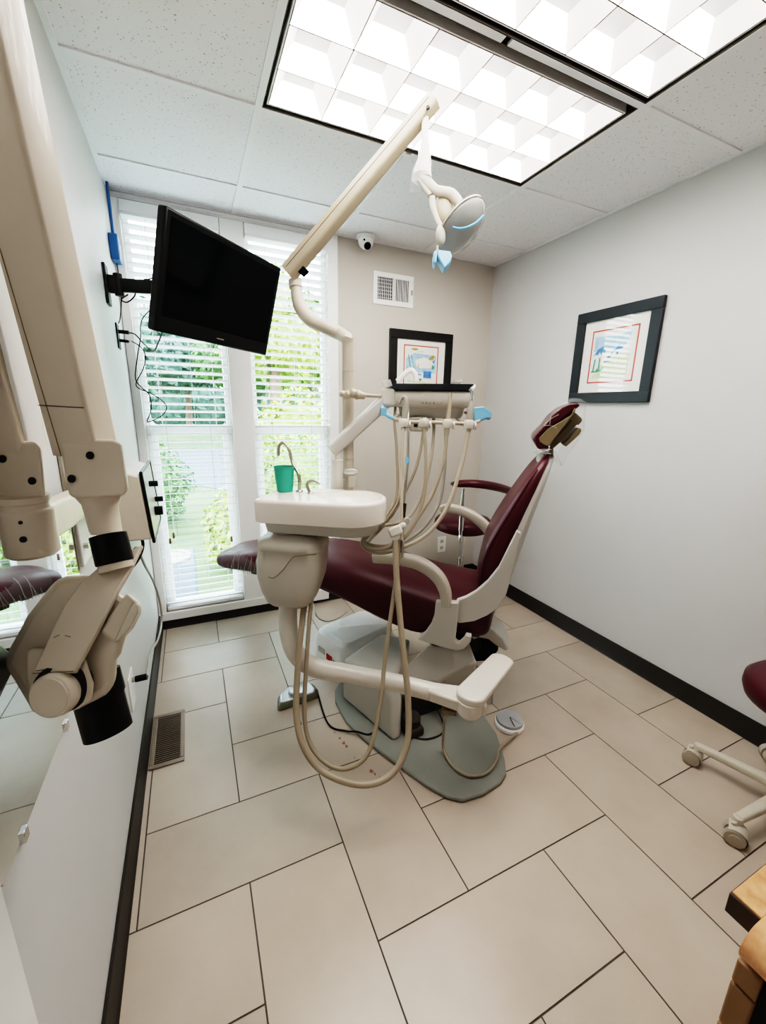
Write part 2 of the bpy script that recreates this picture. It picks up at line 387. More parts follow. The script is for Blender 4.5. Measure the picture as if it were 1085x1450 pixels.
# door casing on the left wall beside the camera
bm = nb(); bx(bm, 0, .016, -2.34, -2.2, 0, 2.1); bx(bm, .016, .022, -2.33, -2.28, 0, 2.09); struct(obj('trim_2', bm, M['white'], bevel=.004))
for n, (a, b_) in enumerate(WIN):
    bm = nb(); t = .03
    bx(bm, a, a+t, .055, .095, WZ0, WZ1); bx(bm, b_-t, b_, .055, .095, WZ0, WZ1)
    bx(bm, a+t, b_-t, .055, .095, WZ0, WZ0+.045); bx(bm, a+t, b_-t, .055, .095, WZ1-.04, WZ1)
    w = struct(obj('window_%d' % (n+1), bm, M['white'], bevel=.003))
    bm = nb(); bx(bm, a+t, b_-t, .062, .09, 1.235, 1.285); bx(bm, a+t, a+t+.025, .066, .088, WZ0+.045, 1.235); bx(bm, b_-t-.025, b_-t, .066, .088, WZ0+.045, 1.235)
    obj('sash_rail', bm, M['white'], w, bevel=.003)
    bm = nb(); bx(bm, a+t, b_-t, .076, .079, WZ0+.04, WZ1-.03); obj('pane', bm, M['glass'], w)

# ------------------------------------------------------------------ ceiling lights
def ceiling_light(ya, yb, label):
    t = thing('ceiling_light', label, 'ceiling light', ((C1+C3)/2, (ya+yb)/2, H), 'recessed ceiling lights')
    xa, xb = C1+.012, C3-.012; y_a, y_b = ya+.012, yb-.012
    bm = nb(); z = H+.08
    bx(bm, xa, xb, y_a, y_a+.004, H-.001, z); bx(bm, xa, xb, y_b-.004, y_b, H-.001, z)
    bx(bm, xa, xa+.004, y_a, y_b, H-.001, z); bx(bm, xb-.004, xb, y_a, y_b, H-.001, z); bx(bm, xa, xb, y_a, y_b, z, z+.004)
    obj('housing', bm, M['bronze'], t)
    lx0, lx1, ly0, ly1 = C1+.032, C3-.03, ya+.058, yb-.034
    bm = nb(); zz = H+.004; q = .006
    bx(bm, lx0-q, lx1+q, ly0-q, ly0, zz, zz+.07); bx(bm, lx0-q, lx1+q, ly1, ly1+q, zz, zz+.07)
    bx(bm, lx0-q, lx0, ly0, ly1, zz, zz+.07); bx(bm, lx1, lx1+q, ly0, ly1, zz, zz+.07)
    obj('frame', bm, M['white'], t)
    # parabolic louvre: each cell is four curved blades meeting a back with shade painted into its colour, modelled as a deep pyramid with swept walls
    bm = nb(); nx, ny = 6, 3; cx, cy = (lx1-lx0)/nx, (ly1-ly0)/ny; D = .058; eps = .0018
    for i in range(nx):
        for j in range(ny):
            X0, X1, Y0, Y1 = lx0+i*cx+eps, lx0+(i+1)*cx-eps, ly0+j*cy+eps, ly0+(j+1)*cy-eps
            mx_, my_ = (X0+X1)/2, (Y0+Y1)/2
            N = 8; rows = []
            for s_ in range(N+1):
                u = s_/N; f = 1-.44*(u**1.25); hz = zz + D*u
                hx, hy = (X1-X0)/2*f, (Y1-Y0)/2*f
                rows.append([bm.verts.new((mx_+sx*hx, my_+sy*hy, hz)) for sx, sy in ((-1, -1), (1, -1), (1, 1), (-1, 1))])
            for s_, (A, B) in enumerate(zip(rows[:-1], rows[1:])):
                for k in range(4):
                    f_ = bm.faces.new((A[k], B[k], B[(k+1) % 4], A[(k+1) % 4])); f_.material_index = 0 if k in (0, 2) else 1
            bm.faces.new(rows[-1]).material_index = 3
    # thin rims of the blades
    for i in range(nx+1):
        x = lx0+i*cx; bx(bm, x-eps, x+eps, ly0, ly1, zz-.0005, zz+.004, mi=2)
    for j in range(ny+1):
        y = ly0+j*cy; bx(bm, lx0, lx1, y-eps, y+eps, zz-.0005, zz+.004, mi=2)
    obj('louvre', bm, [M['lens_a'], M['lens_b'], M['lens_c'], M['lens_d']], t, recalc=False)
    return t
ceiling_light(RZ, RA, 'recessed white louvred ceiling light directly behind the overhead lamp arm')
ceiling_light(RZ-.61, RZ, 'recessed white louvred ceiling light cut off by the top edge, nearest the camera')

# ------------------------------------------------------------------ blinds
for n, (a, b_) in enumerate(WIN):
    t = thing('window_blind', ['white horizontal slat blind in the left window behind the television', 'white horizontal slat blind in the right window behind the lamp pole'][n], 'blind', ((a+b_)/2, .02, WZ0), 'white window blinds')
    bm = nb(); bx(bm, a+.002, b_-.004, -.03, .045, 2.335, 2.402); bx(bm, a+.002, b_-.004, -.034, -.03, 2.345, 2.352)
    obj('valance', bm, M['blind'], t, bevel=.004)
    bm = nb(); z = WZ0+.05; k = 0; tl = math.radians(16)
    while z < 2.32:
        ax = (V((1, 0, 0)), V((0, math.cos(tl), -math.sin(tl))), V((0, math.sin(tl), math.cos(tl))))
        box(bm, ((a+b_)/2+.001*math.sin(k*7.1), .022, z+.0012*math.sin(k*3.3)), (b_-a-.014, .046, .0028), ax); z += .0445; k += 1
    obj('slats', bm, M['blind'], t)
    bm = nb(); bx(bm, a+.007, b_-.007, 0, .046, WZ0+.006, WZ0+.026); obj('bottom_rail', bm, M['blind'], t, bevel=.003)
    bm = nb()
    for x in (a+.09, (a+b_)/2+.03, b_-.09):
        for y in (-.003, .047): cyl(bm, (x, y, WZ0+.02), (x, y, 2.34), .0008, 5)
    obj('ladder_cords', bm, M['blind'], t)
    bm = nb(); cyl(bm, (a+.11, -.012, .62 if n == 0 else .9), (a+.11, -.012, 2.34), .0011, 6); cyl(bm, (b_-.13, -.012, .66 if n == 0 else 1.0), (b_-.13, -.012, 2.34), .0011, 6)
    obj('pull_cord', bm, M['hose_g'], t)
    if n == 0:
        for px, py in ((241, 766), (246, 758), (328, 763)):
            bm = nb(); p = ony(px, py, -.012); lathe(bm, [(.002, .02), (.006, .015), (.008, -.015), (.004, -.02)], p, seg=10)
            obj('tassel', bm, M['brown'], t)

# ------------------------------------------------------------------ outside the windows
def leaf_cloud(bm, c, rad, n, size, seed, mi=0, squash=1):
    rnd = random.Random(seed); c = V(c)
    for _ in range(n):
        d = V((rnd.gauss(0, 1), rnd.gauss(0, 1), rnd.gauss(0, 1))).normalized()
        rr = rnd.uniform(.55, 1)**.5*(1+.25*noise.noise(d*2.3+V((seed, 0, 0))))
        p = c + V((d.x*rad[0], d.y*rad[1], d.z*rad[2]))*rr
        nrm = (d + V((rnd.gauss(0, .6), rnd.gauss(0, .6), rnd.gauss(.4, .6)))).normalized()
        x = nrm.orthogonal().normalized(); x = (x*math.cos(rnd.random()*6.3) + nrm.cross(x)*math.sin(rnd.random()*6.3)).normalized(); y = nrm.cross(x)
        s_ = size*rnd.uniform(.6, 1.3)
        vs = [bm.verts.new(p + x*a_*s_ + y*b_*s_) for a_, b_ in ((-1, 0), (0, -.45), (1, 0), (0, .45))]
        bm.faces.new(vs).material_index = mi
def leafm(name, rgb):
    m = mat(name, rgb, .5, var=.3, vscale=3); return m
LEAF = [leafm('leaf_bright', (112, 138, 58)), leafm('leaf_mid', (78, 110, 58)), leafm('leaf_dark', (70, 98, 84)), leafm('leaf_lime', (134, 154, 64))]
M['bark'] = mat('bark', (96, 80, 66), .9, var=.2, vscale=10)
GZ = -.45
m_l = mat('lawn_green', (78, 96, 54), .9, var=.25, vscale=1.5); m_road = mat('asphalt', (78, 88, 102), .85, var=.08, vscale=1)
bm = nb(); bx(bm, -60, 40, .6, 60, GZ-.1, GZ); o = struct(obj('ground', bm, m_l)); o.name = 'lawn'
bm = nb(); prism(bm, [V((-40, 10.5, GZ+.001)), V((-1.6, 10, GZ+.001)), V((1.3, 6.6, GZ+.001)), V((3.4, 6.6, GZ+.001)), V((1.8, 12, GZ+.001)), V((2.5, 17, GZ+.001)), V((-40, 17, GZ+.001))], (0, 0, .02))
o = struct(obj('road', bm, m_road))
def bush(c, rad, mi, label, n, size, seed, grp='shrubs outside the windows'):
    t = thing('shrub', label, 'shrub', (c[0], c[1], GZ), grp)
    bm = nb(); leaf_cloud(bm, (c[0], c[1], GZ+rad[2]*.95), rad, n, size, seed); ball(bm, (c[0], c[1], GZ+rad[2]*.95), .72, rad, seg=14); obj('foliage', bm, LEAF[mi], t, recalc=False)
    bm = nb()
    for k in range(5):
        a = k*1.3; tube(bm, [(c[0], c[1], GZ), (c[0]+math.cos(a)*rad[0]*.25, c[1]+math.sin(a)*rad[1]*.25, GZ+rad[2]*.6), (c[0]+math.cos(a)*rad[0]*.5, c[1]+math.sin(a)*rad[1]*.5, GZ+rad[2]*1.2)], [.03, .02, .01], 6, 4)
    obj('branches', bm, M['bark'], t)
bush((-.52, 4.6), (.75, .7, .72), 1, 'round clipped green shrub outside the left window, beside the road', 3600, .05, 1)
bush((.72, 2.2), (.42, .45, .48), 3, 'yellow-green spreading shrub just outside the left window sill', 2600, .045, 2)
bush((1.8, 3.3), (.8, .7, .8), 0, 'bright green shrub outside the right window', 3400, .05, 3)
bush((2.3, 5.2), (1.2, .9, 1.15), 3, 'tall yellow-green shrub behind the bright shrub outside the right window', 3600, .07, 4)
def tree(c, hgt, rad, mi, label, n, size, seed):
    t = thing('tree', label, 'tree', (c[0], c[1], GZ), 'trees across the road')
    bm = nb()
    for k in range(4):
        a = k*1.7+seed; leaf_cloud(bm, (c[0]+math.cos(a)*rad*.45, c[1]+math.sin(a)*rad*.4, hgt-rad*.2+rad*.45*math.sin(a*2.1)), (rad*.8, rad*.8, rad*.75), n//4, size, seed+k); ball(bm, (c[0]+math.cos(a)*rad*.45, c[1]+math.sin(a)*rad*.4, hgt-rad*.2+rad*.45*math.sin(a*2.1)), rad*.62, (1, 1, .95), seg=14)
    obj('crown', bm, LEAF[mi], t, recalc=False)
    bm = nb(); tube(bm, [(c[0], c[1], GZ), (c[0]+.1, c[1], hgt*.4), (c[0], c[1], hgt)], [.22, .17, .06], 8, 5); obj('trunk', bm, M['bark'], t)
for q, (x, y, h_, r_, mi, lab) in enumerate([(-9.2, 20, 4.6, 2.1, 2, 'dark bluish tree across the road, far to the left'), (-3, 20, 4.2, 2.1, 2, 'dark bluish tree across the road at the left side of the left window'),
        (.2, 27, 5.2, 2.3, 2, 'bluish tree in the back row, seen in the middle of the left window'), (3, 20, 4.3, 2.1, 1, 'green tree across the road between the two windows'),
        (6.6, 27, 5.4, 2.4, 1, 'broad green tree in the back row, seen through the right window'), (9.2, 20, 4.6, 2.1, 1, 'green tree across the road, far to the right'),
        (4.5, 13, 4.0, 1.85, 0, 'bright leafy tree at the roadside seen through the right window'), (2.35, 8.9, 3.7, 1.15, 3, 'small lime green tree nearest the right window')]):
    tree((x, y), h_, r_, mi, lab, 4400, .2 if y > 12 else .11, 10+q*7)
t = thing('hedge', 'long dense green hedge along the far background behind the trees', 'hedge', (0, 33, GZ))
bm = nb()
for k in range(12):
    x = -14+k*2.6; leaf_cloud(bm, (x, 33, 1.5), (1.9, 1.0, 2.3+.3*math.sin(k*2.2)), 420, .26, 60+k); ball(bm, (x, 33, 1.4), 1, (1.6, .8, 2.0), seg=12)
obj('foliage', bm, LEAF[2], t, recalc=False)
# condenser beside the building
t = thing('air_conditioner', 'pale grey outdoor air conditioner below the left window sill', 'air conditioner', (-.02, 1.25, GZ))
bm = nb(); bx(bm, -.25, .22, 1.0, 1.5, GZ, GZ+.5); obj('casing', bm, mat('condenser_grey', (66, 78, 98), .5, var=.05), t, bevel=.02)
bm = nb(); lathe(bm, [(.2, 0), (.2, .02), (.17, .02), (.17, .004), (0, .004)], (-.01, 1.25, GZ+.5)); obj('fan_grille', bm, M['hose_g'], t)

# ------------------------------------------------------------------ television, its bracket and cables
tc_, ty, tt, tr = V((.475, -.672, 1.867)), .736, -.269, -.02
TN = V((math.sin(ty)*math.cos(tt), -math.cos(ty)*math.cos(tt), math.sin(tt)))
r0 = V((math.cos(ty), math.sin(ty), 0)); u0 = (-TN).cross(r0)*-1
u0 = r0.cross(-TN);  u0 = u0 if u0.z > 0 else -u0
TR = r0*math.cos(tr)+u0*math.sin(tr); TU = -r0*math.sin(tr)+u0*math.cos(tr)
TAX = (TR, TU, TN)
t = thing('television', 'black flat screen television tilted down on a wall arm before the left window', 'television', tc_)
tw_, th_ = .66, .42
bm = nb(); box(bm, tc_-TN*.022, (tw_, th_, .044), TAX); obj('casing', bm, M['black'], t, bevel=.008, seg=3)
bm = nb(); box(bm, tc_-TN*.055, (tw_*.72, th_*.66, .03), TAX); obj('rear_housing', bm, M['blackm'], t, bevel=.012)
bm = nb(); box(bm, tc_+TU*.018+TN*.0006, (tw_-.05, th_-.085, .0016), TAX); obj('screen', bm, M['screen'], t)
bm = nb()
for k in range(7): box(bm, tc_-TU*(th_/2-.028)+TR*((k-3)*.0062)+TN*.0008, (.0042, .0048, .001), TAX)
obj('maker_mark', bm, M['hose_g'], t)
t = thing('wall_bracket', 'black articulated wall bracket carrying the television', 'wall bracket', (0, -.46, 1.9))
bm = nb(); bx(bm, .001, .012, -.50, -.42, 1.82, 1.98); bx(bm, .012, .05, -.475, -.445, 1.87, 1.94); obj('wall_plate', bm, M['blackm'], t, bevel=.003)
bk = tc_-TN*.085
bm = nb(); j1 = V((.05, -.46, 1.905)); mid = j1.lerp(bk, .55)+V((-.02, .0, .0)); beam(bm, j1, mid, .022, .055, Z); cyl(bm, mid-Z*.04, mid+Z*.04, .02)
beam(bm, mid, bk, .022, .05, Z); cyl(bm, j1-Z*.045, j1+Z*.045, .018)
obj('arm', bm, M['blackm'], t, bevel=.002)
bm = nb(); box(bm, tc_-TN*.08, (.14, .22, .018), TAX); obj('mounting_head', bm, M['blackm'], t, bevel=.003)
t = thing('wall_plate', 'black cable outlet plate with two plugs on the left wall below the bracket', 'outlet', (0, -.27, 1.72))
bm = nb(); bx(bm, .0005, .006, -.31, -.235, 1.66, 1.775); obj('plate', bm, M['blackm'], t, bevel=.002)
bm = nb(); cyl(bm, (.006, -.27, 1.74), (.05, -.275, 1.738), .009, 12); obj('plug', bm, M['black'], t)
bm = nb(); cyl(bm, (.006, -.27, 1.70), (.045, -.275, 1.697), .007, 12); obj('plug', bm, M['black'], t)
def cable(pts, r, label, m='black', name='cable', cat='cable', grp=None):
    bm = nb(); tube(bm, pts, r, 8, 8); return tag(obj(name, bm, M[m]), label, cat, grp)
Yc = -.16
cable([(.05, -.275, 1.738)] + [ony(u, v, y) for u, v, y in ((192, 474, -.26), (205, 488, -.3), (217, 497, -.4), (223, 488, -.5))] + [tc_-TN*.075-TU*.11-TR*.2], .0032, 'black cable looping from the upper plug up to the television', grp='black television cables')
cable([(.045, -.275, 1.697)] + [ony(u, v, Yc) for u, v in ((186, 483), (200, 492), (206, 505), (203, 522), (193, 542), (197, 550), (212, 556), (228, 566), (236, 576), (232, 586), (220, 594), (208, 598))], .0026, 'thin black cable dangling in a long loop below the plate', grp='black television cables')
cable([tc_-TN*.075-TU*.02-TR*.16] + [ony(u, v, -.3) for u, v in ((204, 448), (199, 480), (194, 510), (192, 536), (200, 548), (212, 560), (214, 580), (208, 597))], .0026, 'thin grey-black cable hanging straight down from behind the television', grp='black television cables')
cable([j1+V((.03, .02, -.03))] + [ony(u, v, -.42) for u, v in ((172, 424), (180, 428), (190, 420), (194, 408), (204, 396), (216, 394))] + [tc_-TN*.075+TU*.05-TR*.2], .003, 'black cable looped around the television bracket arm', grp='black television cables')
t = thing('junction_box', 'blue junction box with a blue conduit in the corner by the ceiling', 'junction box', (.02, -.1, 2.1))
bm = nb(); bx(bm, .0005, .04, -.165, -.065, 2.085, 2.2); obj('box', bm, M['bluebox'], t, bevel=.006)
bm = nb(); tube(bm, [(.017, -.1, 2.2), (.017, -.1, 2.3), (.017, -.1, H-.004)], .0065, 10, 0); obj('conduit', bm, M['bluebox'], t)
bm = nb(); bx(bm, .04, .0415, -.13, -.1, 2.12, 2.165); obj('cover_label', bm, M['cream'], t)
cable([(.018, -.1, 2.083), (.018, -.095, 2.02), (.02, -.1, 1.95), (.016, -.13, 1.88), (.012, -.2, 1.81), (.01, -.26, 1.78)], .003, 'thin dark cord running down the wall from the blue box', 'blackm')

# ------------------------------------------------------------------ back wall fittings
t = thing('wall_vent', 'white louvred air vent high on the back wall', 'vent', (1.605, 0, 2.08))
bm = nb(); x_0, x_1, z_0, z_1 = 1.455, 1.756, 2.079, 2.277; ix0, ix1, iz0, iz1 = 1.488, 1.724, 2.112, 2.247
bx(bm, x_0, x_1, -.008, 0, z_0, iz0); bx(bm, x_0, x_1, -.008, 0, iz1, z_1); bx(bm, x_0, ix0, -.008, 0, iz0, iz1); bx(bm, ix1, x_1, -.008, 0, iz0, iz1); bx(bm, 1.6, 1.614, -.009, 0, iz0, iz1)
obj('frame', bm, M['white'], t, bevel=.002)
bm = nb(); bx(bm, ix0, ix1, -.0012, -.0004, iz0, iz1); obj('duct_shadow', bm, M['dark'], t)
bm = nb()
for k in range(8):
    x = 1.497+k*.0142; box(bm, (x, -.005, (iz0+iz1)/2), (.0025, .009, iz1-iz0))
for k in range(9):
    x = 1.62+k*.0125; a = .95; box(bm, (x, -.005, (iz0+iz1)/2), (.0085, .0014, iz1-iz0), (V((math.cos(.5), math.sin(.5), 0)), V((-math.sin(.5), math.cos(.5), 0)), Z))
for k in range(6): bx(bm, ix0, 1.6, -.004, -.003, iz0+.01+k*.022, iz0+.0125+k*.022)
obj('louvres', bm, M['white'], t)
bm = nb(); bx(bm, 1.737, 1.744, -.022, -.008, 2.16, 2.19); obj('lever', bm, M['steel'], t, bevel=.002)
t = thing('security_camera', 'white dome security camera on the ceiling near the windows', 'camera', (1.375, -.075, H))
cc = V((1.372, -.075, H-.0035))
bm = nb(); lathe(bm, [(.058, 0), (.058, -.012), (.05, -.016)], cc); obj('base', bm, M['white'], t)
cb = cc-Z*.028; dn = (V((.0, -.55, -.6))).normalized()
bm = nb(); ball(bm, cb, .047, (1, 1, .95), seg=28); obj('dome', bm, M['white'], t)
bm = nb(); lathe(bm, [(.022, -.006), (.022, .004), (.018, .006), (.008, .004), (0, .004)], cb+dn*.044, dn); obj('lens', bm, M['screen'], t)
bm = nb(); d2 = V((-.45, -.7, -.1)).normalized(); lathe(bm, [(.006, 0), (.006, .003), (0, .003)], cb+d2*.0455, d2, 12); obj('sensor', bm, M['black'], t)
t = thing('power_outlet', 'white power outlet low on the back wall left of the corner stool', 'outlet', (2.1, 0, .25))
bm = nb(); bx(bm, 2.06, 2.14, -.006, 0, .25, .385); obj('plate', bm, M['white'], t, bevel=.003)
for z in (.29, .345):
    bm = nb(); prism(bm, [V((2.1+q[0], -.006, z+q[1])) for q in rrect(.034, .03, .012)], (0, -.002, 0)); so = obj('socket', bm, M['cream'], t)
    bm = nb(); bx(bm, 2.092, 2.0945, -.0085, -.0078, z-.004, z+.007); bx(bm, 2.1055, 2.108, -.0085, -.0078, z-.004, z+.007); obj('slot', bm, M['dark'], so)
t = thing('wall_socket_box', 'white socket box with a black plug under the right window', 'outlet', (1.03, 0, .01))
bm = nb(); bx(bm, .99, 1.11, -.05, -.012, .03, .11); obj('box', bm, M['white'], t, bevel=.005)
bm = nb(); bx(bm, .9, .985, -.045, -.02, .035, .075); obj('plug', bm, M['black'], t, bevel=.005)

def picture(name, label, o, ex, ez, n, w, h, fw, fm, art, proud=.022):
    """o = centre on the wall, ex = across, n = out of the wall"""
    t = thing(name, label, 'picture', o)
    o, ex, n = V(o), V(ex), V(n); ez = V(ez)
    def P(a, b_, d): return o+ex*a+ez*b_+n*d
    bm = nb(); ax = (ex, ez, n)
    for c, s_ in (((0, h/2-fw/2), (w, fw)), ((0, -h/2+fw/2), (w, fw)), ((-w/2+fw/2, 0), (fw, h-2*fw)), ((w/2-fw/2, 0), (fw, h-2*fw))):
        box(bm, P(c[0], c[1], proud/2+.001), (s_[0], s_[1], proud), ax)
    obj('frame', bm, M[fm], t, bevel=.002)
    bm = nb(); box(bm, P(0, 0, .006), (w-2*fw, h-2*fw, .006), ax); obj('mat_board', bm, M['mat'], t)
    iw, ih, oy = art['w'], art['h'], art.get('dy', 0)
    bm = nb(); box(bm, P(0, oy, .0094), (iw, ih, .0006), ax); b = .008
    for c, s_ in (((0, ih/2), (iw+b, b)), ((0, -ih/2), (iw+b, b)), ((-iw/2, 0), (b, ih+b)), ((iw/2, 0), (b, ih+b))): box(bm, P(c[0], c[1]+oy, .0098), (s_[0], s_[1], .001), ax, mi=1)
    for k, (mi, poly) in enumerate(art['polys']):
        vs = [bm.verts.new(P(a*iw, c*ih+oy, .0099+.00012*k)) for a, c in poly]; f = bm.faces.new(vs); f.material_index = mi
    obj('print', bm, [M['paper'], M['red'], M['skyp'], M['bluep'], M['greenp'], M['limep'], M['ochre']], t, recalc=False)
    bm = nb(); box(bm, P(0, 0, proud*.72), (w-2*fw, h-2*fw, .001), ax); obj('glazing', bm, M['pglass'], t)
    return t
def blob(cx, cy, rx, ry, n=12, j=.2, seed=0):
    rnd = random.Random(seed); return [(cx+rx*math.cos(2*PI*k/n)*(1+rnd.uniform(-j, j)), cy+ry*math.sin(2*PI*k/n)*(1+rnd.uniform(-j, j))) for k in range(n)]
def stroke(x, y, x2, y2, w):
    d = V((x2-x, y2-y)).normalized(); p = V((-d.y, d.x))*w
    return [(x+p.x, y+p.y), (x2+p.x, y2+p.y), (x2-p.x, y2-p.y), (x-p.x, y-p.y)]
artR = dict(w=.272, h=.276, polys=[
    (2, [(-.44, .1), (-.2, .16), (.1, .1), (.3, .2), (.38, .42), (.1, .36), (-.2, .38), (-.44, .4)]), (5, [(-.42, -.42), (.36, -.42), (.40, .0), (.1, .04), (-.3, -.2)]),
    (3, [(-.44, .02), (-.34, .15), (-.22, .2), (-.16, .12), (-.18, .04), (-.22, .1), (-.25, .03), (-.29, .09), (-.33, .03), (-.38, .05)]),
    (3, [(.02, .1), (.1, .16), (.12, .2), (.16, .16), (.24, .15), (.22, .11), (.12, .1), (.03, .07)]), (3, blob(-.06, -.02, .05, .02, seed=3)), (3, stroke(-.03, .0, .0, .07, .012)), (3, stroke(.1, .0, .12, .06, .02)), (3, blob(-.1, -.1, .08, .012, seed=2)),
    (4, stroke(-.4, -.25, -.38, -.04, .018)), (4, stroke(-.27, -.26, -.27, -.02, .018)), (4, [(-.46, -.3), (-.4, -.24), (-.36, -.28), (-.3, -.22), (-.26, -.27), (-.18, -.2), (-.14, -.26), (-.3, -.3)]), (5, blob(-.2, -.36, .2, .05, seed=8))])
artB = dict(w=.275, h=.30, dy=.0, polys=[
    (2, [(-.45, -.1), (.45, -.1), (.45, .3), (-.2, .34), (-.45, .2)]), (0, blob(.1, .12, .3, .12, seed=4)), (4, stroke(-.38, .3, -.3, -.05, .012)), (4, stroke(-.3, .28, -.2, .0, .01)), (6, blob(-.2, .42, .1, .025, seed=5)), (5, blob(-.02, .38, .08, .015, seed=6)),
    (6, [(.2, .2), (.34, .32), (.42, .3), (.36, .22)]), (3, [(.08, -.22), (.32, -.22), (.32, -.06), (.08, -.06)]), (3, stroke(-.22, -.12, .02, -.15, .014)), (3, blob(-.05, -.26, .1, .03, seed=9)), (4, blob(.36, .04, .04, .05, seed=12)), (3, stroke(.36, .14, .4, .2, .02)), (6, stroke(-.08, .0, -.07, .1, .012)), (5, stroke(-.4, -.3, .3, -.34, .02)), (4, blob(-.3, -.08, .07, .04, seed=13))])
picture('framed_picture', 'black framed colourful print on the right wall above the headrest', (W, -1.09, 1.708), (0, -1, 0), (0, 0, 1), (-1, 0, 0), .50, .50, .056, 'frame', artR)
picture('framed_picture', 'black framed print on the back wall partly hidden behind the instrument tray', (1.835, 0, 1.69), (1, 0, 0), (0, 0, 1), (0, -1, 0), .51, .495, .058, 'frame_b', artB)

# ------------------------------------------------------------------ floor register
t = thing('floor_register', 'brown metal floor register beside the left baseboard', 'floor vent', (.082, -1.02, 0))
bm = nb(); a, b_, c, d = .02, .148, -1.182, -.86
for q in ((a, b_, c, c+.022), (a, b_, d-.022, d), (a, a+.018, c+.022, d-.022), (b_-.018, b_, c+.022, d-.022)): bx(bm, q[0], q[1], q[2], q[3], .0005, .007)
obj('frame', bm, M['register'], t, bevel=.003)
bm = nb(); bx(bm, a+.018, b_-.018, c+.022, d-.022, .0004, .001); obj('duct_opening', bm, M['dark'], t)
bm = nb(); n = 24
for k in range(n):
    y = c+.03+k*(d-c-.06)/(n-1); box(bm, ((a+b_)/2, y, .004), (b_-a-.036, .0036, .003))
obj('grille', bm, M['register'], t)

# ------------------------------------------------------------------ mirror and wall jack
t = thing('wall_mirror', 'frameless mirror on the left wall behind the x-ray arms', 'mirror', (0, -1.9, .77))
bm = nb(); bx(bm, .0005, .006, -2.19, -1.59, .772, 1.185); obj('glass', bm, M['mirror'], t)
for y, z in ((-1.86, .772), (-2.1, .772), (-1.86, 1.185)):
    bm = nb(); bx(bm, .0005, .010, y-.008, y+.008, z-.012, z+.008); obj('clip', bm, M['chrome'], t, bevel=.001)
t = thing('wall_jack', 'white jack plate low on the left wall with a plugged-in grey cord', 'outlet', (0, -1.17, .36))
bm = nb(); bx(bm, .0005, .006, -1.21, -1.12, .30, .435); obj('plate', bm, M['white'], t, bevel=.002)
pj_ = V((.006, -1.155, .40))
bm = nb(); cyl(bm, pj_, pj_+V((.012, 0, 0)), .01, 14); obj('jack', bm, M['steel'], t)
bm = nb(); cyl(bm, pj_+V((.012, 0, 0)), pj_+V((.05, -.005, .004)), .012, 14); obj('plug', bm, M['black'], t)

# ------------------------------------------------------------------ x-ray unit on the left wall
t = thing('dental_xray', 'beige wall-mounted dental x-ray machine with folding arms at the left edge', 'x-ray machine', (.03, -1.5, 1.16))
XD = .60
NV = V((-.12, 1, 0)).normalized()          # extrude direction: away from the viewer, along the wall
def slab(name, px, d, thick, m, par, bevel=.006, off=0, seg=3, vec=None):
    cu, cv = sum(p[0] for p in px)/len(px), sum(p[1] for p in px)/len(px)
    n = vec if vec else (ray(cu, cv)+RT*.12).normalized()
    bm = nb(); prism(bm, [dep(u, v, d)+n*off for u, v in px], n*thick); return obj(name, bm, m, par, bevel=bevel, seg=seg)
# wall plate and horizontal arm
bm = nb(); bx(bm, .0005, .014, -1.57, -1.40, 1.0, 1.33); obj('wall_mount', bm, M['white'], t, bevel=.003)
bm = nb(); bx(bm, .0005, .008, -1.589, -1.572, 1.0, 1.33); obj('mount_edge', bm, M['steel'], t, bevel=.002)
for q in ((-1.55, 1.05), (-1.43, 1.29)):
    bm = nb(); cyl(bm, (.014, q[0], q[1]), (.026, q[0], q[1]), .008, 12); obj('mounting_bolt', bm, M['chrome'], t)
EL = dep(42, 752, .57)
bm = nb(); beam(bm, EL+V((0, -.0, .002)), V((.065, -1.45, 1.18)), .035, .055, Z, r=.2); obj('extension_arm', bm, M['xray'], t)
bm = nb(); bx(bm, .02, .09, -1.50, -1.38, 1.14, 1.225); obj('arm_socket', bm, M['xray'], t, bevel=.006)
bm = nb(); lathe(bm, [(.027, -.034), (.031, -.03), (.031, .028), (.029, .031), (.027, .033), (.027, .040), (.029, .042), (.029, .05)], EL); el = obj('elbow', bm, M['xray'], t)
for q in ((33, 764), (29, 740)):
    bm = nb(); p = dep(q[0], q[1], .528); ball(bm, p, .0042 if q[1] > 750 else .0025, seg=10); obj('bolt', bm, M['blackm'], el)
# first (left) scissor arm rises out of the frame, second comes down to the yoke
def armbar(px0, d0, px1, d1, wpx0, wpx1, m, name, hgt=.05):
    A, B = dep(px0[0], px0[1], d0), dep(px1[0], px1[1], d1)
    bm = nb(); beam(bm, A, B, wpx0*d0/F, hgt, FW, wpx1*d1/F, hgt, r=.12); return obj(name, bm, M[m], t), A, B
lb = slab('left_joint_housing', [(-38, 627), (48, 624), (58, 632), (64, 704), (58, 712), (-32, 712), (-40, 705)], .555, .05, M['xray'], t, .008)
for q in ((4, 650), (46, 681)):
    bm = nb(); p = dep(q[0], q[1], .555); lathe(bm, [(.0052, -.002), (.0052, .0015), (0, .0015)], p, -FW, 12); obj('bolt', bm, M['blackm'], lb)
la, A1, B1 = armbar((15, 640), .58, (-158, -60), .42, 76, 84, 'xray', 'lower_arm')
bm = nb(); beam(bm, dep(55, 650, .585), dep(-18, 330, .49), .007, .03, FW); obj('spring_cover', bm, M['white'], t)
rb_ = slab('yoke_housing', [(84, 628), (90, 623), (160, 622), (173, 628), (181, 694), (176, 702), (104, 706), (97, 700)], .545, .055, M['xray'], t, .008)
for q in ((128, 645), (102, 678)):
    bm = nb(); p = dep(q[0], q[1], .545); lathe(bm, [(.0052, -.002), (.0052, .0015), (0, .0015)], p, -FW, 12); obj('bolt', bm, M['blackm'], rb_)
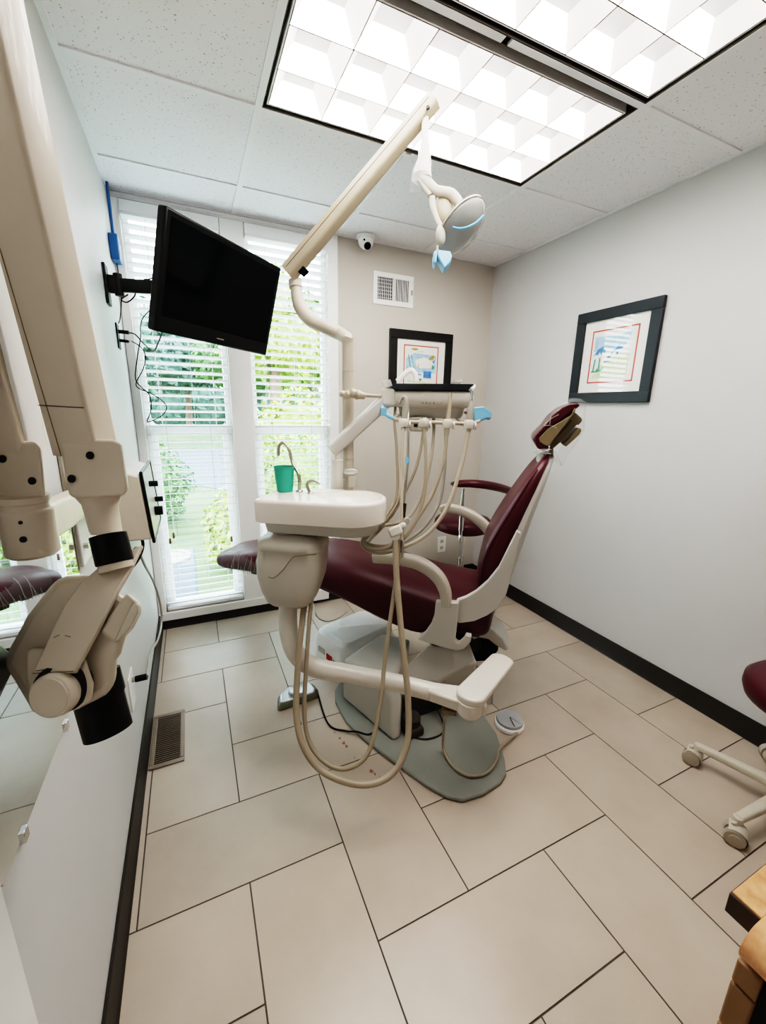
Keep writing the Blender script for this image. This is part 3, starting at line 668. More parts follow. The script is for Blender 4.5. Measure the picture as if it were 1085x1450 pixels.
ra, A2, B2 = armbar((123, 640), .575, (-46, -60), .385, 64, 92, 'xray', 'upper_arm')
# cover seam, and a dark strip painting the edge of the arm's shaded side
bm = nb()
P = lambda k, o_: A2.lerp(B2, k)
tdir = (B2-A2).normalized(); fdir = (-FW+tdir*FW.dot(tdir)).normalized(); sdir = tdir.cross(fdir)
c = A2.lerp(B2, .14)+fdir*.0255; beam(bm, c-sdir*.029, c+sdir*.029, .001, .0012, fdir)
obj('cover_seam', bm, M['bronze'], ra)
bm = nb(); s1 = A2+fdir*.0253-sdir*.017; s2 = B2+fdir*.0253-sdir*.03
beam(bm, s1, s2, .0009, .0009, fdir); obj('shade_edge_strip', bm, M['taupe'], ra)
# neck, black collar, fork strap, head
n0, n1, n2, n3 = dep(140, 703, .575), dep(150, 752, .575), dep(153, 757, .575), dep(163, 797, .575)
bm = nb(); loft(bm, [[c_ + RT*(r_*math.cos(2*PI*k/20)) + FW*(r_*math.sin(2*PI*k/20)) for k in range(20)] for c_, r_ in ((dep(138, 700, .575), .030), (dep(142, 715, .575), .0215), (n1, .0195), (n2, .0195))]); obj('neck', bm, M['xray'], t)
bm = nb(); cyl(bm, n2, n3, .0232, 24); obj('collar', bm, M['black'], t, bevel=.001)
bm = nb(); cyl(bm, n3, n3+(n3-n2)*.25, .0215, 24); obj('collar_ring', bm, M['xray'], t, bevel=.001)
# fork strap: plate on top folded down in front of the head
st = [dep(u, v, d) for u, v, d in ((142, 798, .56), (202, 771, .60), (186, 803, .595), (168, 830, .575), (104, 955, .51), (45, 958, .505), (88, 855, .545), (110, 829, .56))]
bm = nb()
quads = [(st[0], st[1], st[2], st[7]), (st[7], st[2], st[3], st[6])]
Ltop = [dep(143, 800, .572), dep(113, 826, .553), dep(92, 856, .547), dep(68, 905, .541), (dep(46, 954, .534))]
Rtop = [dep(201, 771, .60), dep(184, 806, .578), dep(166, 836, .553), dep(137, 893, .543), (dep(105, 952, .534))]
secs = []
for l_, r_ in zip(Ltop, Rtop): secs.append([l_, r_, r_+FW*.006-UP*.004, l_+FW*.006-UP*.004])
loft(bm, secs); obj('fork_strap', bm, M['xray'], t, bevel=.0015)
bm = nb()
for l_, w_ in (((46, 953.5), (104, 950.5)), ((50, 950), (72, 947)), ((92, 900), (100, 902)), ((76, 903), (84, 899))): tube(bm, [dep(l_[0], l_[1], .5335 if l_[1] > 940 else .5395), dep(w_[0], w_[1], .5335 if l_[1] > 940 else .5395)], .0004, 5, 0)
obj('scuff', bm, M['bronze'], t)['kind'] = 'stuff'
# head casing (side toward the viewer), bulging block behind the strap
slab('head_casing', [(28, 888), (36, 872), (78, 818), (92, 814), (132, 812), (168, 838), (183, 846), (187, 870), (172, 925), (165, 935), (165, 968), (150, 985), (112, 1006), (57, 1018), (44, 1008), (19, 965), (3, 941), (10, 920)], .56, .12, M['xray'], t, .014)
slab('side_cover', [(36, 925), (42, 918), (110, 918), (122, 935), (133, 968), (130, 992), (105, 1006), (60, 1010), (42, 985), (36, 960)], .545, .02, M['xray'], t, .005)
slab('angle_scale', [(140, 893), (180, 838), (196, 852), (195, 868), (184, 890), (166, 908), (161, 911)], .552, .07, M['xray'], t, .006)
slab('scale_label', [(161, 909), (188, 853), (196, 857), (195, 868), (184, 889), (167, 908)], .5495, .004, M['steel'], t, .001)
kc = dep(74, 985, .53)
bm = nb(); lathe(bm, [(.028, -.02), (.0285, .0), (.027, .004), (.0245, .005), (.024, .0065), (0, .0065)], kc, -FW, 36); obj('pivot_cap', bm, M['xray'], t)
bm = nb(); lathe(bm, [(.0325, -.02), (.0325, -.004), (.029, -.002)], dep(84, 977, .535), -FW+RT*.25, 36); obj('pivot_ring', bm, M['blackm'], t)
bm = nb(); lathe(bm, [(.026, -.02), (.0295, -.002), (.028, .002)], kc+FW*.004, -FW, 36); obj('pivot_boss', bm, M['xray'], t)
c0, c1 = dep(137, 975, .60), dep(152, 1037, .60)
ad = (c1-c0).normalized(); ad = (ad + RT*.03).normalized(); L = (c1-c0).length
bm = nb(); lathe(bm, [(.034, -.02), (.034, .012), (.0315, .016), (.031, L), (.027, L+.0005), (.026, .02), (0, .02)], c0, ad, 36); obj('aiming_cone', bm, M['black'], t)
# cord from the head to the jack
cord = [dep(194, 775, .60), onx(205, 800, .05), onx(218, 825, .045), onx(227, 855, .04), onx(229, 880, .035), onx(224, 905, .035), onx(213, 925, .04), pj_+V((.05, -.005, .004))]
cord[0] = onx(196, 778, .06)
bm = nb(); tube(bm, cord, .0055, 10, 8); obj('power_cord', bm, M['hose_g'], t)
# control panel on the wall
t = thing('control_box', 'beige wall control box with a black edged panel right of the x-ray yoke', 'control box', (0, -.75, .9))
bm = nb(); q0, q1 = -1.0, -.62
prism(bm, [V((.0005, q0, .89)), V((.11, q0, .89)), V((.095, q0, 1.14)), V((.0005, q0, 1.17))], (0, q1-q0, 0)); obj('casing', bm, M['xray'], t, bevel=.008)
bm = nb(); pa = [V((.113, q0+.005, .88)), V((.113, q1, .88)), V((.097, q1, 1.15)), V((.097, q0+.005, 1.15))]; prism(bm, pa, (.006, 0, .001)); obj('panel', bm, M['greyb'], t, bevel=.002)
bm = nb()
for a_, b2 in zip(pa, pa[1:]+pa[:1]): tube(bm, [a_+V((.004, 0, 0)), b2+V((.004, 0, 0))], .006, 8, 0)
obj('panel_edge', bm, M['black'], t)
for y, z, r_ in ((-.78, .955, .02), (-.88, 1.09, .012), (-.7, .99, .012)):
    bm = nb(); cyl(bm, (.112, y, z), (.145, y, z), r_, 16); obj('knob', bm, M['black'], t, bevel=.002)
bm = nb(); tube(bm, [(.06, -.9, .89), (.07, -.92, .85), (.05, -.95, .80), (.012, -.98, .76)], .006, 8); obj('strain_relief', bm, M['blackm'], t)
bm = nb(); ball(bm, (.05, -.95, .84), .014, seg=12); obj('latch_knob', bm, M['steel'], t)

# ------------------------------------------------------------------ dental chair
t = thing('dental_chair', 'maroon upholstered reclining dental chair on a sage green base plate', 'dental chair', (1.2, -1.3, 0)); CHAIR = t
# base plate
pl = [(.835, -1.03), (.812, -1.11), (.815, -1.25), (.86, -1.40), (.922, -1.545), (.985, -1.685), (1.03, -1.755), (1.075, -1.79), (1.16, -1.80), (1.255, -1.787), (1.30, -1.765), (1.34, -1.71), (1.40, -1.585), (1.415, -1.50), (1.42, -1.40), (1.43, -1.2), (1.40, -1.02), (1.2, -.93), (.95, -.95), (.87, -.985)]
bm = nb(); prism(bm, [V((x, y, .0008)) for x, y in pl], (0, 0, .018)); obj('base_plate', bm, M['plate'], t, bevel=.006, seg=3)
# pedestal at the toe end
bm = nb()
bot = [V((.85, -1.10, .019)), V((.958, -1.45, .019)), V((1.0, -1.44, .019)), V((1.10, -1.20, .019)), V((1.08, -1.0, .019))]
top = [V((.845, -1.12, .245)), V((.955, -1.33, .262)), V((1.0, -1.36, .265)), V((1.20, -1.14, .285)), V((1.10, -1.01, .27))]
midl = [V((.848, -1.105, .16)), V((.975, -1.40, .17)), V((1.015, -1.40, .17)), V((1.16, -1.17, .17)), V((1.09, -1.0, .17))]
loft(bm, [bot, midl, top]); obj('pedestal', bm, M['greyb'], t, bevel=.016, seg=3)
# parallel lift arm rising to the seat, dark gap and mechanism beneath
def zpoly(pts): return [onz(u, v, z) for u, v, z in pts]
bm = nb(); up_ = zpoly([(560, 958, .19), (575, 943, .25), (607, 911, .35), (650, 918, .36), (664, 906, .375), (676, 938, .33), (660, 944, .31), (621, 967, .22), (590, 968, .185)])
dn_ = [p-V((0, 0, .10)) + V((.02, .03, 0)) for p in up_]
loft(bm, [dn_, up_]); obj('lift_arm', bm, M['greyb'], t, bevel=.012, seg=3)
bm = nb(); lo = zpoly([(612, 968, .17), (640, 948, .24), (674, 938, .27), (690, 950, .24), (700, 980, .14), (660, 985, .12)]); loft(bm, [[p-Z*.07 for p in lo], lo]); obj('lift_link', bm, M['beige'], t, bevel=.01)
bm = nb(); bx(bm, 1.02, 1.30, -1.36, -1.16, .02, .15); cyl(bm, (1.06, -1.42, .05), (1.06, -1.42, .1), .04); bx(bm, 1.02, 1.10, -1.47, -1.36, .02, .06); obj('motor', bm, M['bronze'], t, bevel=.01)
bm = nb(); tube(bm, [(1.0, -1.38, .08), (1.05, -1.46, .024), (1.12, -1.5, .024), (1.2, -1.47, .024), (1.2, -1.36, .1)], .004, 8); obj('motor_cable', bm, M['blackm'], t)
# swivel and rear cover under the backrest
sc_ = slz(1.30, -.02, .30)
bm = nb(); lathe(bm, [(.15, 0), (.16, .03), (.15, .08), (.1, .1)], sc_, seg=32); obj('swivel', bm, M['blackm'], t)
def cs(pts, l, thick, m, name, bevel=.006, par=None):
    bm = nb(); prism(bm, [lat(u, v, l) for u, v in pts], CW*(thick*.5)); return obj(name, bm, m, par or t, bevel=bevel)
cs([(660, 903), (671, 893), (682, 886), (698, 893), (713, 905), (720, 920), (716, 922), (702, 914), (692, 906), (678, 903), (664, 909)], -.14, .26, M['greyb'], 'rear_cover')
cs([(668, 886), (680, 873), (692, 880), (712, 901), (711, 908), (696, 897), (682, 889), (665, 898)], -.10, .24, M['beige'], 'rear_shroud')
cs([(664, 912), (680, 904), (695, 909), (706, 921), (694, 936), (674, 937)], -.11, .2, M['dark'], 'inner_shade')  # dark block painting the shade inside the rear cover
# seat cushion: one long contoured pad from toe board to hip, seat side wings deep at the hip
def seat_sec(s, hw, zt, zb, edge=.9):
    h = zt-zb
    P = [(-.55, zb), (-.85, zb), (-.97, zb+.12*h), (-1.0, zb+.35*h), (-.98, zb+.6*h), (-.88, zb+.84*h), (-.66, zb+.97*h), (-.33, zt), (0, zt-.004), (.33, zt), (.66, zb+.97*h), (.88, zb+.84*h), (.98, zb+.6*h), (1.0, zb+.35*h), (.97, zb+.12*h), (.85, zb), (.55, zb)]
    return [slz(s, x*hw, z) for x, z in P]
secs = [seat_sec(-.035, .06, .592, .572), seat_sec(-.03, .11, .602, .560), seat_sec(.0, .155, .617, .545), seat_sec(.06, .175, .632, .542), seat_sec(.16, .185, .652, .548), seat_sec(.3, .195, .675, .553), seat_sec(.45, .21, .69, .553), seat_sec(.6, .225, .694, .55), seat_sec(.72, .24, .690, .522), seat_sec(.85, .25, .68, .478), seat_sec(1.0, .258, .655, .428), seat_sec(1.12, .262, .632, .398), seat_sec(1.18, .262, .62, .402), seat_sec(1.24, .262, .61, .45), seat_sec(1.34, .262, .60, .44), seat_sec(1.44, .255, .60, .43), seat_sec(1.475, .23, .59, .47)]
bm = nb(); loft(bm, secs); seat = obj('seat', bm, M['maroon'], t, sub=2, ang=1.2)
bm = nb()
sl_ = []
for s_, hw, zt, zb in ((.05, .176, .629, .541), (.09, .179, .64, .543), (.16, .187, .653, .547), (.24, .192, .666, .55), (.30, .196, .676, .552)):
    jt = .003
    P = [(-.6, zb-.004), (-.9, zb-.003), (-1.0, zb+.01), (-1.03, zb+.04), (-1.0, zb+.065), (-.88, zb+.088), (-.6, zt+.004), (-.2, zt+.006), (.2, zt+.006), (.6, zt+.004), (.88, zb+.088), (1.03, zb+.04), (.9, zb-.003), (.6, zb-.004)]
    sl_.append([slz(s_+random.uniform(-.006, .006), x*hw+random.uniform(-.002, .002), z+random.uniform(-.002, .002)) for x, z in P])
loft(bm, sl_, cap=False); obj('toe_cover_film', bm, M['film'], seat, sub=1, ang=2)
bm = nb()
rnd = random.Random(4)
for k in range(16):
    s_ = .1+k*.0135; d_ = rnd.uniform(.0, .05); h_ = .176+.065*s_
    pts_ = [slz(s_+d_*a_, l_*h_, z_) for a_, l_, z_ in ((0, -.97, .548), (.2, -1.02, .565), (.45, -1.025, .59), (.75, -.96, .618+.12*s_), (1, -.8, .636+.13*s_))]
    tube(bm, pts_[:rnd.randint(3, 5)], .0011, 5, 5)
obj('film_crease', bm, M['filmw'], seat)
bm = nb(); bx(bm, 0, .001, 0, .001, 0, .001) if False else box(bm, slz(.13, -.1, .535), (.05, .03, .016), (CA, CW, Z)); obj('toe_latch', bm, M['black'], t, bevel=.004)
# seat pan
bm = nb(); loft(bm, [[slz(s_, x*hw, z) for x, z in ((-.9, zb), (.9, zb), (.8, zb-.03), (-.8, zb-.03))] for s_, hw, zb in ((.2, .15, .55), (.6, .19, .548), (.85, .2, .48), (1.1, .2, .40), (1.42, .2, .43))]); obj('seat_pan', bm, M['blackm'], t, bevel=.004)
# backrest cushion: horizontal slices
def back_sec(z, sf, sr, hw, rnd_=.35):
    th = sr-sf; P = []
    for k in range(24):
        a = 2*PI*k/24; c, s_ = math.cos(a), math.sin(a)
        e = .62; x = math.copysign(abs(c)**e, c); y = math.copysign(abs(s_)**e, s_)
        dish = .014*(1-x*x) if y < 0 else 0
        P.append(slz((sf+sr)/2 + y*th/2 + dish, x*hw, z + (.02 if y > 0 else 0)*0))
    return P
secs = []
for z, sf, sr, hw in ((.585, 1.44, 1.485, .17), (.60, 1.40, 1.51, .215), (.64, 1.378, 1.515, .236), (.72, 1.368, 1.52, .243), (.80, 1.374, 1.532, .244), (.88, 1.40, 1.548, .242), (.96, 1.438, 1.567, .236), (1.04, 1.482, 1.59, .224), (1.12, 1.527, 1.612, .204), (1.18, 1.565, 1.627, .176), (1.212, 1.592, 1.637, .142), (1.228, 1.612, 1.64, .10), (1.234, 1.624, 1.638, .05)): secs.append(back_sec(z, sf, sr, hw))
bm = nb(); loft(bm, secs); back = obj('backrest', bm, M['maroon'], t, sub=1, ang=1.3)
bm = nb()   # welt along the near and far front edges
for sg in (-1, 1):
    tube(bm, [slz(sf+.035, sg*(hw-.001), z) for z, sf, hw in ((.66, 1.38, .238), (.72, 1.375, .243), (.80, 1.38, .2445), (.88, 1.405, .2425), (.96, 1.441, .236), (1.04, 1.480, .224), (1.12, 1.518, .204), (1.18, 1.553, .177))], .0022, 8)
obj('welt', bm, M['maroon_d'], back)
# back shell
bm = nb(); secs = []
for z, sr, hw in ((.57, 1.50, .225), (.66, 1.513, .232), (.80, 1.545, .235), (.95, 1.578, .228), (1.08, 1.612, .205), (1.17, 1.634, .168), (1.21, 1.645, .115), (1.222, 1.649, .06)):
    f = .07 if z < 1.0 else .05
    P = [(-1, -f), (-.98, -.012), (-.85, .004), (-.4, .012), (0, .014), (.4, .012), (.85, .004), (.98, -.012), (1, -f), (.6, -f), (0, -f), (-.6, -f)]
    secs.append([slz(sr+y, x*hw, z) for x, y in P])
loft(bm, secs); obj('back_shell', bm, M['greyb'], t, sub=1, ang=1)
# side arms that carry the back, with the curved bands
def side(l, thick, par, ds, dz):
    band = [(646, 851), (660, 846), (674, 838), (690, 824), (706, 804), (718, 780), (732, 752), (738, 756), (732, 785), (724, 818), (717, 842), (705, 862), (690, 872), (672, 880), (650, 883), (647, 880)]
    bm = nb(); prism(bm, [slz(*p) for p in [((lat(u, v, -.285)-CT).dot(CA)+ds, l, lat(u, v, -.285).z+dz) for u, v in band]], CW*thick); return obj('back_band', bm, M['greyb'], par, bevel=.004)
side(-.285, .03, t, 0, 0)
brk = [(618, 850), (650, 852), (648, 880), (645, 905), (650, 909), (657, 903), (660, 897), (668, 899), (667, 907), (658, 917), (648, 919), (630, 915), (606, 908), (592, 903), (603, 894), (611, 882), (616, 868)]
def brkt(l, thick, dz):
    bm = nb(); pts = [lat(u, v, -.30) for u, v in brk]; prism(bm, [slz((p-CT).dot(CA), l, p.z+dz) for p in pts], CW*thick); return obj('arm_bracket', bm, M['greyb'], t, bevel=.004)
brkt(-.315, .03, 0); brkt(.285, .03, -.1)
# armrests
def arm(path, l, tw=.026):
    bm = nb(); pts = [slz(s_, l, z) for s_, z in path]; tube(bm, pts, [.021, .023, .025, .027, .026, .024, .022], 24, 6, flat=1.05, up=CW, sq=.55)
    return obj('armrest', bm, M['beige'], t, bevel=.003)
arm([(.955, .772), (.985, .777), (1.07, .782), (1.16, .772), (1.235, .728), (1.272, .665), (1.28, .60)], -.30)
arm([(1.14, .872), (1.17, .88), (1.25, .872), (1.33, .84), (1.40, .78), (1.43, .70), (1.42, .60)], .30)
# headrest
def hp(pts, l0, l1, m, name, bevel, par=None):
    pts3 = [lat(740+u/10.85, 550+v/10.85, -.10) for u, v in pts]
    bm = nb(); prism(bm, [slz((p-CT).dot(CA), l0, p.z) for p in pts3], CW*(l1-l0)); return obj(name, bm, m, par or t, bevel=bevel, seg=3)
hr = hp([(150, 790), (185, 710), (330, 560), (440, 415), (600, 285), (720, 235), (850, 225), (880, 265), (800, 330), (560, 500), (390, 600), (300, 700), (290, 800), (400, 890), (400, 935), (300, 955), (220, 910)], -.115, .115, M['maroon'], 'headrest', .012)
hp([(250, 760), (390, 615), (560, 520), (735, 415), (790, 300), (815, 310), (800, 370), (740, 445), (610, 610), (480, 780), (405, 885), (330, 865), (260, 820)], -.118, .118, M['taupe'], 'headrest_plate', .006)
hp([(765, 400), (800, 370), (850, 375), (945, 460), (950, 510), (890, 575), (870, 560), (700, 760), (480, 950), (445, 900), (440, 850), (600, 700), (780, 500), (745, 460)], -.045, .045, M['taupe'], 'headrest_bar', .006)
hp([(895, 610), (920, 625), (935, 655), (900, 720), (690, 910), (635, 880), (640, 865), (720, 790), (790, 700)], -.06, .06, M['taupe'], 'release_lever', .006)
hp([(470, 900), (500, 950), (500, 1110), (445, 1110), (430, 1000)], -.03, .03, M['taupe'], 'headrest_stem', .004)
bm = nb()
ring = [(150, 800), (160, 720), (330, 540), (440, 395), (610, 240), (780, 150), (880, 160), (970, 215), (945, 450), (940, 640), (820, 830), (700, 1000), (590, 1190), (510, 1100), (470, 960), (430, 1010), (300, 1000), (190, 990)]
pts3 = [lat(740+u/10.85, 550+v/10.85, -.10) for u, v in ring]
rows = []
for l_, sc in ((-.135, .9), (-.127, 1.0), (0, 1.03), (.127, 1.0), (.135, .9)):
    cen = sum(pts3, V((0, 0, 0)))/len(pts3)
    rows.append([slz(((cen+(p-cen)*sc)-CT).dot(CA), l_+.006*math.sin(3*i), (cen+(p-cen)*sc).z) for i, p in enumerate(pts3)])
loft(bm, rows, cap=False); obj('barrier_film', bm, M['film'], hr, ang=.5)
bm = nb()
for a_, b2 in (((320, 570), (520, 600)), ((330, 555), (560, 400)), ((160, 960), (450, 940)), ((200, 1010), (440, 1000)), ((500, 960), (600, 1180)), ((440, 400), (420, 560))):
    p, q = lat(740+a_[0]/10.85, 550+a_[1]/10.85, -.13), lat(740+b2[0]/10.85, 550+b2[1]/10.85, -.13); tube(bm, [p, (p+q)/2+UP*.004, q], .0012, 5, 4)
obj('film_crease', bm, M['filmw'], hr)

# white utility box on the floor under the leg rest
t = thing('floor_utility_box', 'white floor utility box with red and black markings under the leg rest', 'utility box', (1.0, -.65, 0))
fx = V((.95, .31, 0)).normalized(); fy = V((-fx.y, fx.x, 0))
oc = V((1.06, -.73, 0)); bm = nb()
secs = []
for z, k in ((.001, 1.0), (.10, .99), (.155, .93), (.175, .8)): secs.append([oc+fx*(q[0]*k)+fy*(q[1]*k)+Z*z for q in rrect(.40, .30, .05)])
loft(bm, secs); obj('cover', bm, M['white'], t, bevel=.008, ang=.9)
bm = nb(); cc_ = oc-fx*.203+Z*.06; box(bm, cc_+fy*(-.02), (.004, .05, .035), (fx, fy, Z)); sk = obj('red_sticker', bm, M['plug_red'], t)
bm = nb(); box(bm, cc_+fy*.055+Z*.012, (.004, .06, .03), (fx, fy, Z)); obj('grey_label', bm, M['greyb'], t)
bm = nb(); box(bm, cc_-fy*.075-Z*.01, (.006, .04, .03), (fx, fy, Z)); obj('valve_knob', bm, M['black'], t, bevel=.003)
bm = nb(); lathe(bm, [(.035, 0), (.035, .004), (0, .004)], oc-fy*.148+fx*-.06+Z*.06, -fy, 20); obj('cable_opening', bm, M['dark'], t)
bm = nb()
for k in range(4): tube(bm, [oc-fy*.15+fx*(-.07+k*.008)+Z*(.07-k*.008), oc-fy*.2+fx*(-.12+k*.01)+Z*.06, oc-fy*.24+fx*(-.12+k*.012)+Z*.02, oc-fy*.33+fx*(-.06+k*.01)+Z*.03], .006, 8)
obj('tubing', bm, M['hose_g'], t)
cable([(.985, -.03, .06)] + [ony(u, v, -.5) for u, v in ((446, 866), (452, 876), (464, 880), (478, 876), (492, 866))], .004, 'grey cable drooping from the socket box to the chair', 'hose_g')

# ------------------------------------------------------------------ cuspidor unit (spittoon) with its support tube
t = thing('cuspidor_unit', 'cream cuspidor bowl unit on a curved support tube left of the chair', 'cuspidor', dep(408, 880, 1.52))
RZm = 1.09
Lp, Rp = onz(372, 699, RZm), onz(547, 708, RZm)
e1 = (Rp-Lp); e1.z = 0; BL = e1.length*.99; e1.normalize(); e2 = V((-e1.y, e1.x, 0)); BO = Lp.copy(); BWd = .26
# move so the near edge is toward the camera
BO = BO - e2*.10
def bp_(p, q, z): return BO+e1*p+e2*q+Z*(z-BO.z)
def outline(k=0, n=14):
    out = [(.01+k, .012+k), (.012+k, BWd-.03-k), (.03+k, BWd-.006-k), (.06+k, BWd-k)]
    rr = BWd/2-k
    cx = BL-BWd/2
    for i in range(n+1):
        a = PI/2-PI*i/n; out.append((cx+rr*1.0*math.cos(a), BWd/2+rr*math.sin(a)))
    out += [(.06+k, k), (.025+k, k+.003)]
    return out
bm = nb(); zb = RZm-.085
loft(bm, [[bp_(p, q, z) for p, q in outline(k)] for z, k in ((zb, .005), (zb+.003, .001), (zb+.008, 0), (RZm-.014, -.001), (RZm-.008, 0), (RZm-.003, .003), (RZm-.0008, .007), (RZm, .012))])
bowl = obj('bowl', bm, M['bowl'], t, ang=.8)
cb_ = nb(); ball(cb_, bp_(BL-.125, BWd/2, RZm+.006), 1, (.112, .105, .07), (e1, e2, Z), 40); cut(bowl, cb_)
cb_ = nb(); ball(cb_, bp_(BL-.215, BWd/2+.01, RZm+.01), 1, (.07, .05, .02), (e1, e2, Z), 32); cut(bowl, cb_)
bm = nb(); loft(bm, [[bp_(p, q, z) for p, q in outline(k)] for z, k in ((zb-.042, .034), (zb-.036, .028), (zb+.002, .022))]); obj('bowl_base', bm, M['greyb'], t, ang=.8)
bm = nb(); lathe(bm, [(.02, 0), (.02, .003), (.006, .001), (0, .001)], bp_(BL-.125, BWd/2, RZm-.0635), Z, 20); obj('drain', bm, M['steel'], t)
# faucets
f1 = bp_(.115, .17, RZm)
fa = dep(417, 690, 1.5); kf = (f1-CAM).dot(FW)
pts = [f1-Z*.003, f1+Z*.06] + [dep(u, v, kf) for u, v in ((414, 655), (409, 636), (401, 627), (395, 632), (394, 645))]
bm = nb(); tube(bm, pts, .0062, 12, 8); lathe(bm, [(.014, 0), (.014, .006), (.009, .01)], f1-Z*.003); obj('cup_filler', bm, M['steel'], t)
f2 = bp_(.165, .15, RZm); kf2 = (f2-CAM).dot(FW)
bm = nb(); tube(bm, [f2-Z*.003] + [dep(u, v, kf2) for u, v in ((435, 688), (438, 682), (446, 681), (453, 685))], .006, 12, 8); lathe(bm, [(.012, 0), (.012, .005), (.009, .008)], f2-Z*.003); obj('rinse_spout', bm, M['steel'], t)
# housing
HD = (dep(415, 800, 1)-CAM).dot(FW); hc = bp_(.105, BWd/2, RZm); kd = (hc-CAM).dot(FW)
def hsec(cu, cv, w, dpt, rr): 
    c = dep(cu, cv, kd); return [c+e1*q[0]+e2*q[1] for q in rrect(w, dpt, rr, 6)]
px2m = kd/F
secs = [hsec(418, 752, 60*px2m, .12, .05), hsec(417, 757, 82*px2m, .155, .06), hsec(416, 763, 94*px2m, .178, .06), hsec(416, 771, 95*px2m, .182, .06), hsec(416, 773, 91*px2m, .174, .058), hsec(415, 790, 93*px2m, .18, .055), hsec(414, 812, 88*px2m, .178, .05), hsec(414, 832, 76*px2m, .165, .05), hsec(414, 845, 64*px2m, .145, .045), hsec(414, 850, 54*px2m, .12, .04)]
bm = nb(); loft(bm, secs); hs = obj('housing', bm, M['beige'], t, ang=.9)
bm = nb()
def fr(u, v, off=.0): 
    c = dep(u, v, kd); return c
ln = [(372, 818), (385, 820), (398, 810), (412, 790), (425, 786), (462, 783)]
def onface(u, v):
    # front face of the housing
    d = ray(u, v); o_ = dep(416, v, kd)-e2*.0905; k = (o_-CAM).dot(e2)/d.dot(e2); return CAM+d*k
tube(bm, [onface(u, v) for u, v in ((380, 817), (388, 818), (400, 808), (414, 790), (425, 787), (448, 785))], .0017, 8, 6); obj('panel_seam', bm, M['taupe'], hs)
bm = nb(); nc = dep(406, 752, kd); cyl(bm, nc-Z*.03, nc+Z*.03, .052, 28); cyl(bm, nc-Z*.02, nc-Z*.008, .062, 28); obj('bowl_collar', bm, M['greyb'], t, bevel=.003)
bm = nb(); nc2 = dep(442, 757, kd); cyl(bm, nc2-Z*.015, nc2+Z*.012, .04, 24); cyl(bm, nc2+Z*.002, nc2+Z*.007, .048, 24); obj('canister_cap', bm, M['beige'], t, bevel=.003)
bm = nb(); dp = bp_(BL-.13, BWd/2, zb-.042); cyl(bm, dp+Z*.004, dp-Z*.025, .016, 16); obj('drain_pipe', bm, M['cream'], t)
# support tube: down from the housing, sweeping round toward the base
tp = [dep(409, 842, kd), dep(408, 870, kd), dep(410, 900, kd), dep(421, 927, kd+.01), dep(447, 945, kd+.03)] + [dep(u, v, k) for u, v, k in ((500, 955, 1.56), (560, 967, 1.54), (610, 979, 1.52), (634, 986, 1.51))]
bm = nb(); tube(bm, tp, [.034, .034, .034, .035, .036, .034, .033, .033, .033], 20, 10); obj('support_tube', bm, M['cream'], t)
# mounting arm: flat plate and round-ended paddle leading under the chair
ZP = dep(620, 982, 1.52).z+.034
bm = nb(); pp = [onz(u, v, ZP) for u, v in ((606, 978), (609, 967), (614, 965), (652, 970), (690, 992), (690, 1000), (660, 997))]; prism(bm, pp, (0, 0, -.045)); obj('mounting_plate', bm, M['cream'], t, bevel=.008, seg=3)
pa_, pb_ = onz(667, 980, ZP+.03), onz(711, 932, ZP+.03); dirp = (pb_-pa_).normalized(); prp = V((-dirp.y, dirp.x, 0)); wd = .052
bm = nb(); out = []
for k in range(13): a = PI/2+PI*k/12; out.append(pa_+dirp*(wd*math.cos(a)*.8)+prp*(wd*math.sin(a)))
for k in range(13): a = -PI/2+PI*k/12; out.append(pb_+dirp*(wd*math.cos(a)*.6)+prp*(wd*.9*math.sin(a)))
prism(bm, out, (0, 0, -.028)); obj('mounting_paddle', bm, M['cream'], t, bevel=.008, seg=3)
bm = nb(); cyl(bm, pa_-Z*.026, pa_-Z*.075, .046, 28); cyl(bm, pa_-Z*.075, pa_-Z*.088, .037, 28); obj('pivot', bm, M['cream'], t, bevel=.003)
bm = nb(); cyl(bm, pb_-Z*.026, pb_-Z*.065, .03, 20); obj('pivot', bm, M['greyb'], t, bevel=.003)
bm = nb(); q = dep(636, 1003, 1.5); box(bm, q, (.05, .05, .02), (e1, e2, Z)); obj('hose_outlet', bm, M['taupe'], t, bevel=.002)
# vacuum hoses
KL = 1.44
h_out = [dep(433, 845, kd), dep(428, 880, kd-.03), dep(422, 940, 1.46), dep(420, 1010, 1.43), dep(430, 1057, 1.40), dep(458, 1093, 1.38), dep(510, 1111, 1.36), dep(553, 1098, 1.38), dep(576, 1055, 1.41), dep(578, 990, 1.44), dep(569, 900, 1.47), dep(562, 820, 1.49), dep(560, 765, 1.5)]
bm = nb(); tube(bm, h_out, .0112, 14, 8); obj('suction_hose', bm, M['hose'], t)
h_in = [dep(442, 845, kd), dep(438, 880, kd-.03), dep(434, 940, 1.47), dep(431, 1010, 1.45), dep(440, 1055, 1.43), dep(467, 1084, 1.41), dep(496, 1087, 1.41), dep(522, 1065, 1.42), dep(537, 1005, 1.45), dep(547, 920, 1.48), dep(560, 825, 1.51), dep(566, 765, 1.52)]
bm = nb(); tube(bm, h_in, .0078, 14, 8); obj('saliva_hose', bm, M['hose'], t)
